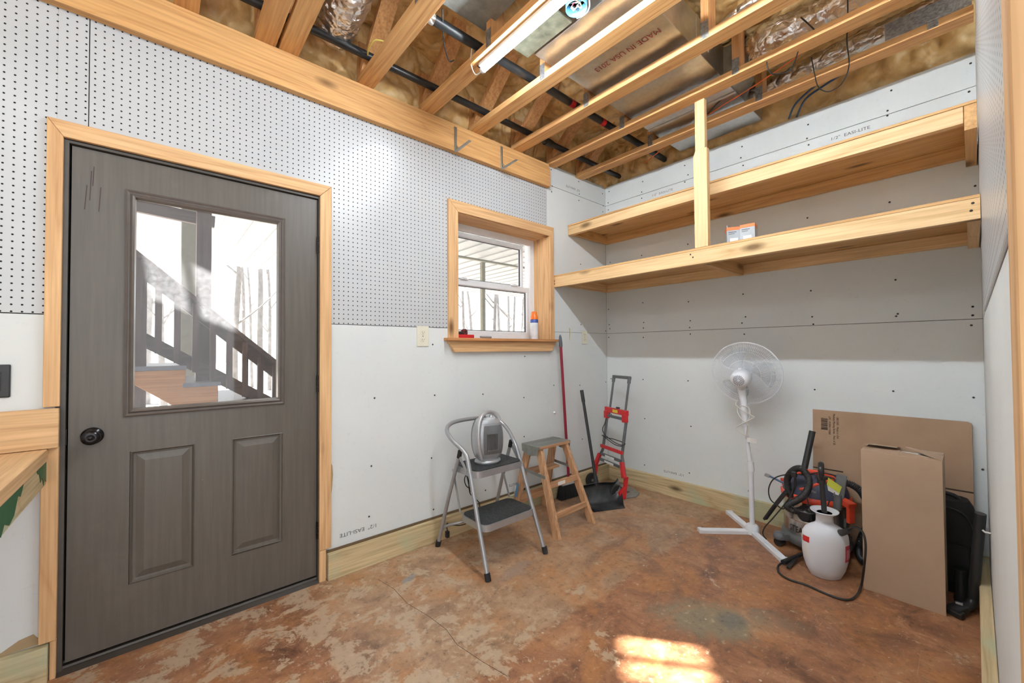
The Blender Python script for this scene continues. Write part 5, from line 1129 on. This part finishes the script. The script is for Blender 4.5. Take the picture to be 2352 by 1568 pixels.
tag(build('roof_gutter', MB().box(-2, 9, 2.97, 3.02, 2.90, 2.94) if False else MB().box(-2, 9, 2.97, 3.02, 2.68, 2.71), M['oldpost'], None, (0, 3, 2.69)), 'thin brown purlin under the porch roof outside the window', 'beam')
st_ = W('deck', 2)
def post(x, y, w_, z0, z1, mat, label, nm='porch_post'): return tag(build(nm, MB().box(x-w_/2, x+w_/2, y-w_/2, y+w_/2, z0, z1), mat, None, (x, y, z0), .004), label, 'post')
Yr = 1.30
post(-3.000, 1.40, .088, -.25, 2.94, st_, 'dark brown porch post behind the stair rail, seen through the door')
q = ay_(435, 700, 2.6); post(q.x, 2.6, .13, -.25, 2.94, M['oldpost'], 'weathered grey post farther back, seen through the door')
q = ay_(1109, 700, 4.0); post(q.x, 4.0, .075, -.25, 2.94, M['oldpost'], 'slim grey post seen through the window')
tag(build('cross_beam', MB().bar((-3.9, 1.47, 2.27), (-2.93, 1.47, 2.21), .04, .085), W('deck', 0), None, (-3.4, 1.47, 2.2), .002), 'dark cross beam fixed behind the porch post', 'beam')
sr = thing('stair_railing', 'dark brown stair railing sloping down to the right outside', 'railing', (-2.95, Yr, .9))
def rl(x): return 1.882+(x+3.356)*(1.126-1.882)/(.827)
def rb_(x): return 1.365+(x+3.351)*(.817-1.365)/(.823)
part('handrail', MB().bar((-3.55, Yr, rl(-3.55)-.01), (-2.2, Yr, rl(-2.2)-.01), .09, .03), W('deck', 0), sr, .003)
part('top_rail', MB().bar((-3.55, Yr, rl(-3.55)-.075), (-2.2, Yr, rl(-2.2)-.075), .038, .10), W('deck', 0), sr, .003)
part('bottom_rail', MB().bar((-3.55, Yr, rb_(-3.55)-.035), (-2.2, Yr, rb_(-2.2)-.035), .038, .085), W('deck', 0), sr, .003)
x = -3.345
while x < -2.25:
    part('baluster', MB().box(x-.018, x+.018, Yr-.055, Yr-.020, rb_(x)-.08, rl(x)-.04), st_, sr); x += .098
part('newel_post', MB().box(-3.40, -3.305, Yr-.045, Yr+.045, .8, 1.80), st_, sr)
stt = thing('outdoor_stairs', 'orange-brown stair stringer with painted treads below the railing', 'stairs', (-3.1, 1.1, .5))
sp_ = [(-3.80, 1.10), (-3.105, 1.105), (-3.105, .985), (-2.925, .985), (-2.925, .845), (-2.74, .845), (-2.74, .70), (-2.55, .70), (-2.55, .45), (-2.68, .475), (-3.358, 1.017), (-3.80, 1.05)]
part('stringer', MB().prism([(a_-.0, b_) for a_, b_ in sp_], 1.20, 1.24, 1), W('orange', 0), stt, .003)
for xx, zz in ((-3.80, 1.105), (-2.935, .985), (-2.75, .845), (-2.56, .70)):
    x0_ = {-3.80: -3.55, -2.935: -3.12, -2.75: -2.94, -2.56: -2.76}[xx]; x1_ = {-3.80: -3.10, -2.935: -2.91, -2.75: -2.73, -2.56: -2.54}[xx]
    part('tread', MB().box(x0_, x1_, 1.19, 2.2, zz, zz+.028), M['step'], stt, .002)
# bare trees beyond
random.seed(21)
def tree(x, y, h, r, label):
    c = V((x, y, -.3)); t_ = thing('bare_tree', label, 'tree', c, 'bare winter trees in the bright woods')
    bend = random.uniform(-.5, .5); pts = [c+V((bend*u*u+random.uniform(-.05, .05), 0, h*u)) for u in (0, .25, .5, .75, 1)]
    part('trunk', MB().tube(pts, lambda u: r*(1-.7*u), 8, n=4), M['bark'], t_)
    bmb = MB()
    for k in range(9):
        u = random.uniform(.3, .95); b0_ = c+V((bend*u*u, 0, h*u)); a_ = random.uniform(0, 2*pi); L = h*random.uniform(.12, .25)
        e = b0_+V((cos(a_)*L*.7, sin(a_)*L*.5, L*.75)); bmb.tube([b0_, b0_.lerp(e, .5)+V((0, 0, -.05*L)), e], lambda v: r*.28*(1-.8*v), 5, n=3)
    part('branches', bmb, M['bark'], t_)
side = ['slender', 'leaning', 'forked', 'crooked', 'thin', 'pale', 'stout']
def trees(px_list, where):
    for i, (px, y) in enumerate(px_list):
        q = ay_(px, 700, y); tree(q.x, y, random.uniform(6, 9), random.uniform(.05, .12), 'pale %s bare tree seen through the %s' % (side[i % 7], where))
trees([(540, 9), (565, 12), (600, 10), (622, 15), (340, 13), (375, 10), (580, 17)], 'door glass')
trees([(1068, 9), (1082, 13), (1135, 8), (1146, 10), (1165, 12), (1180, 8.5), (1196, 14)], 'window')
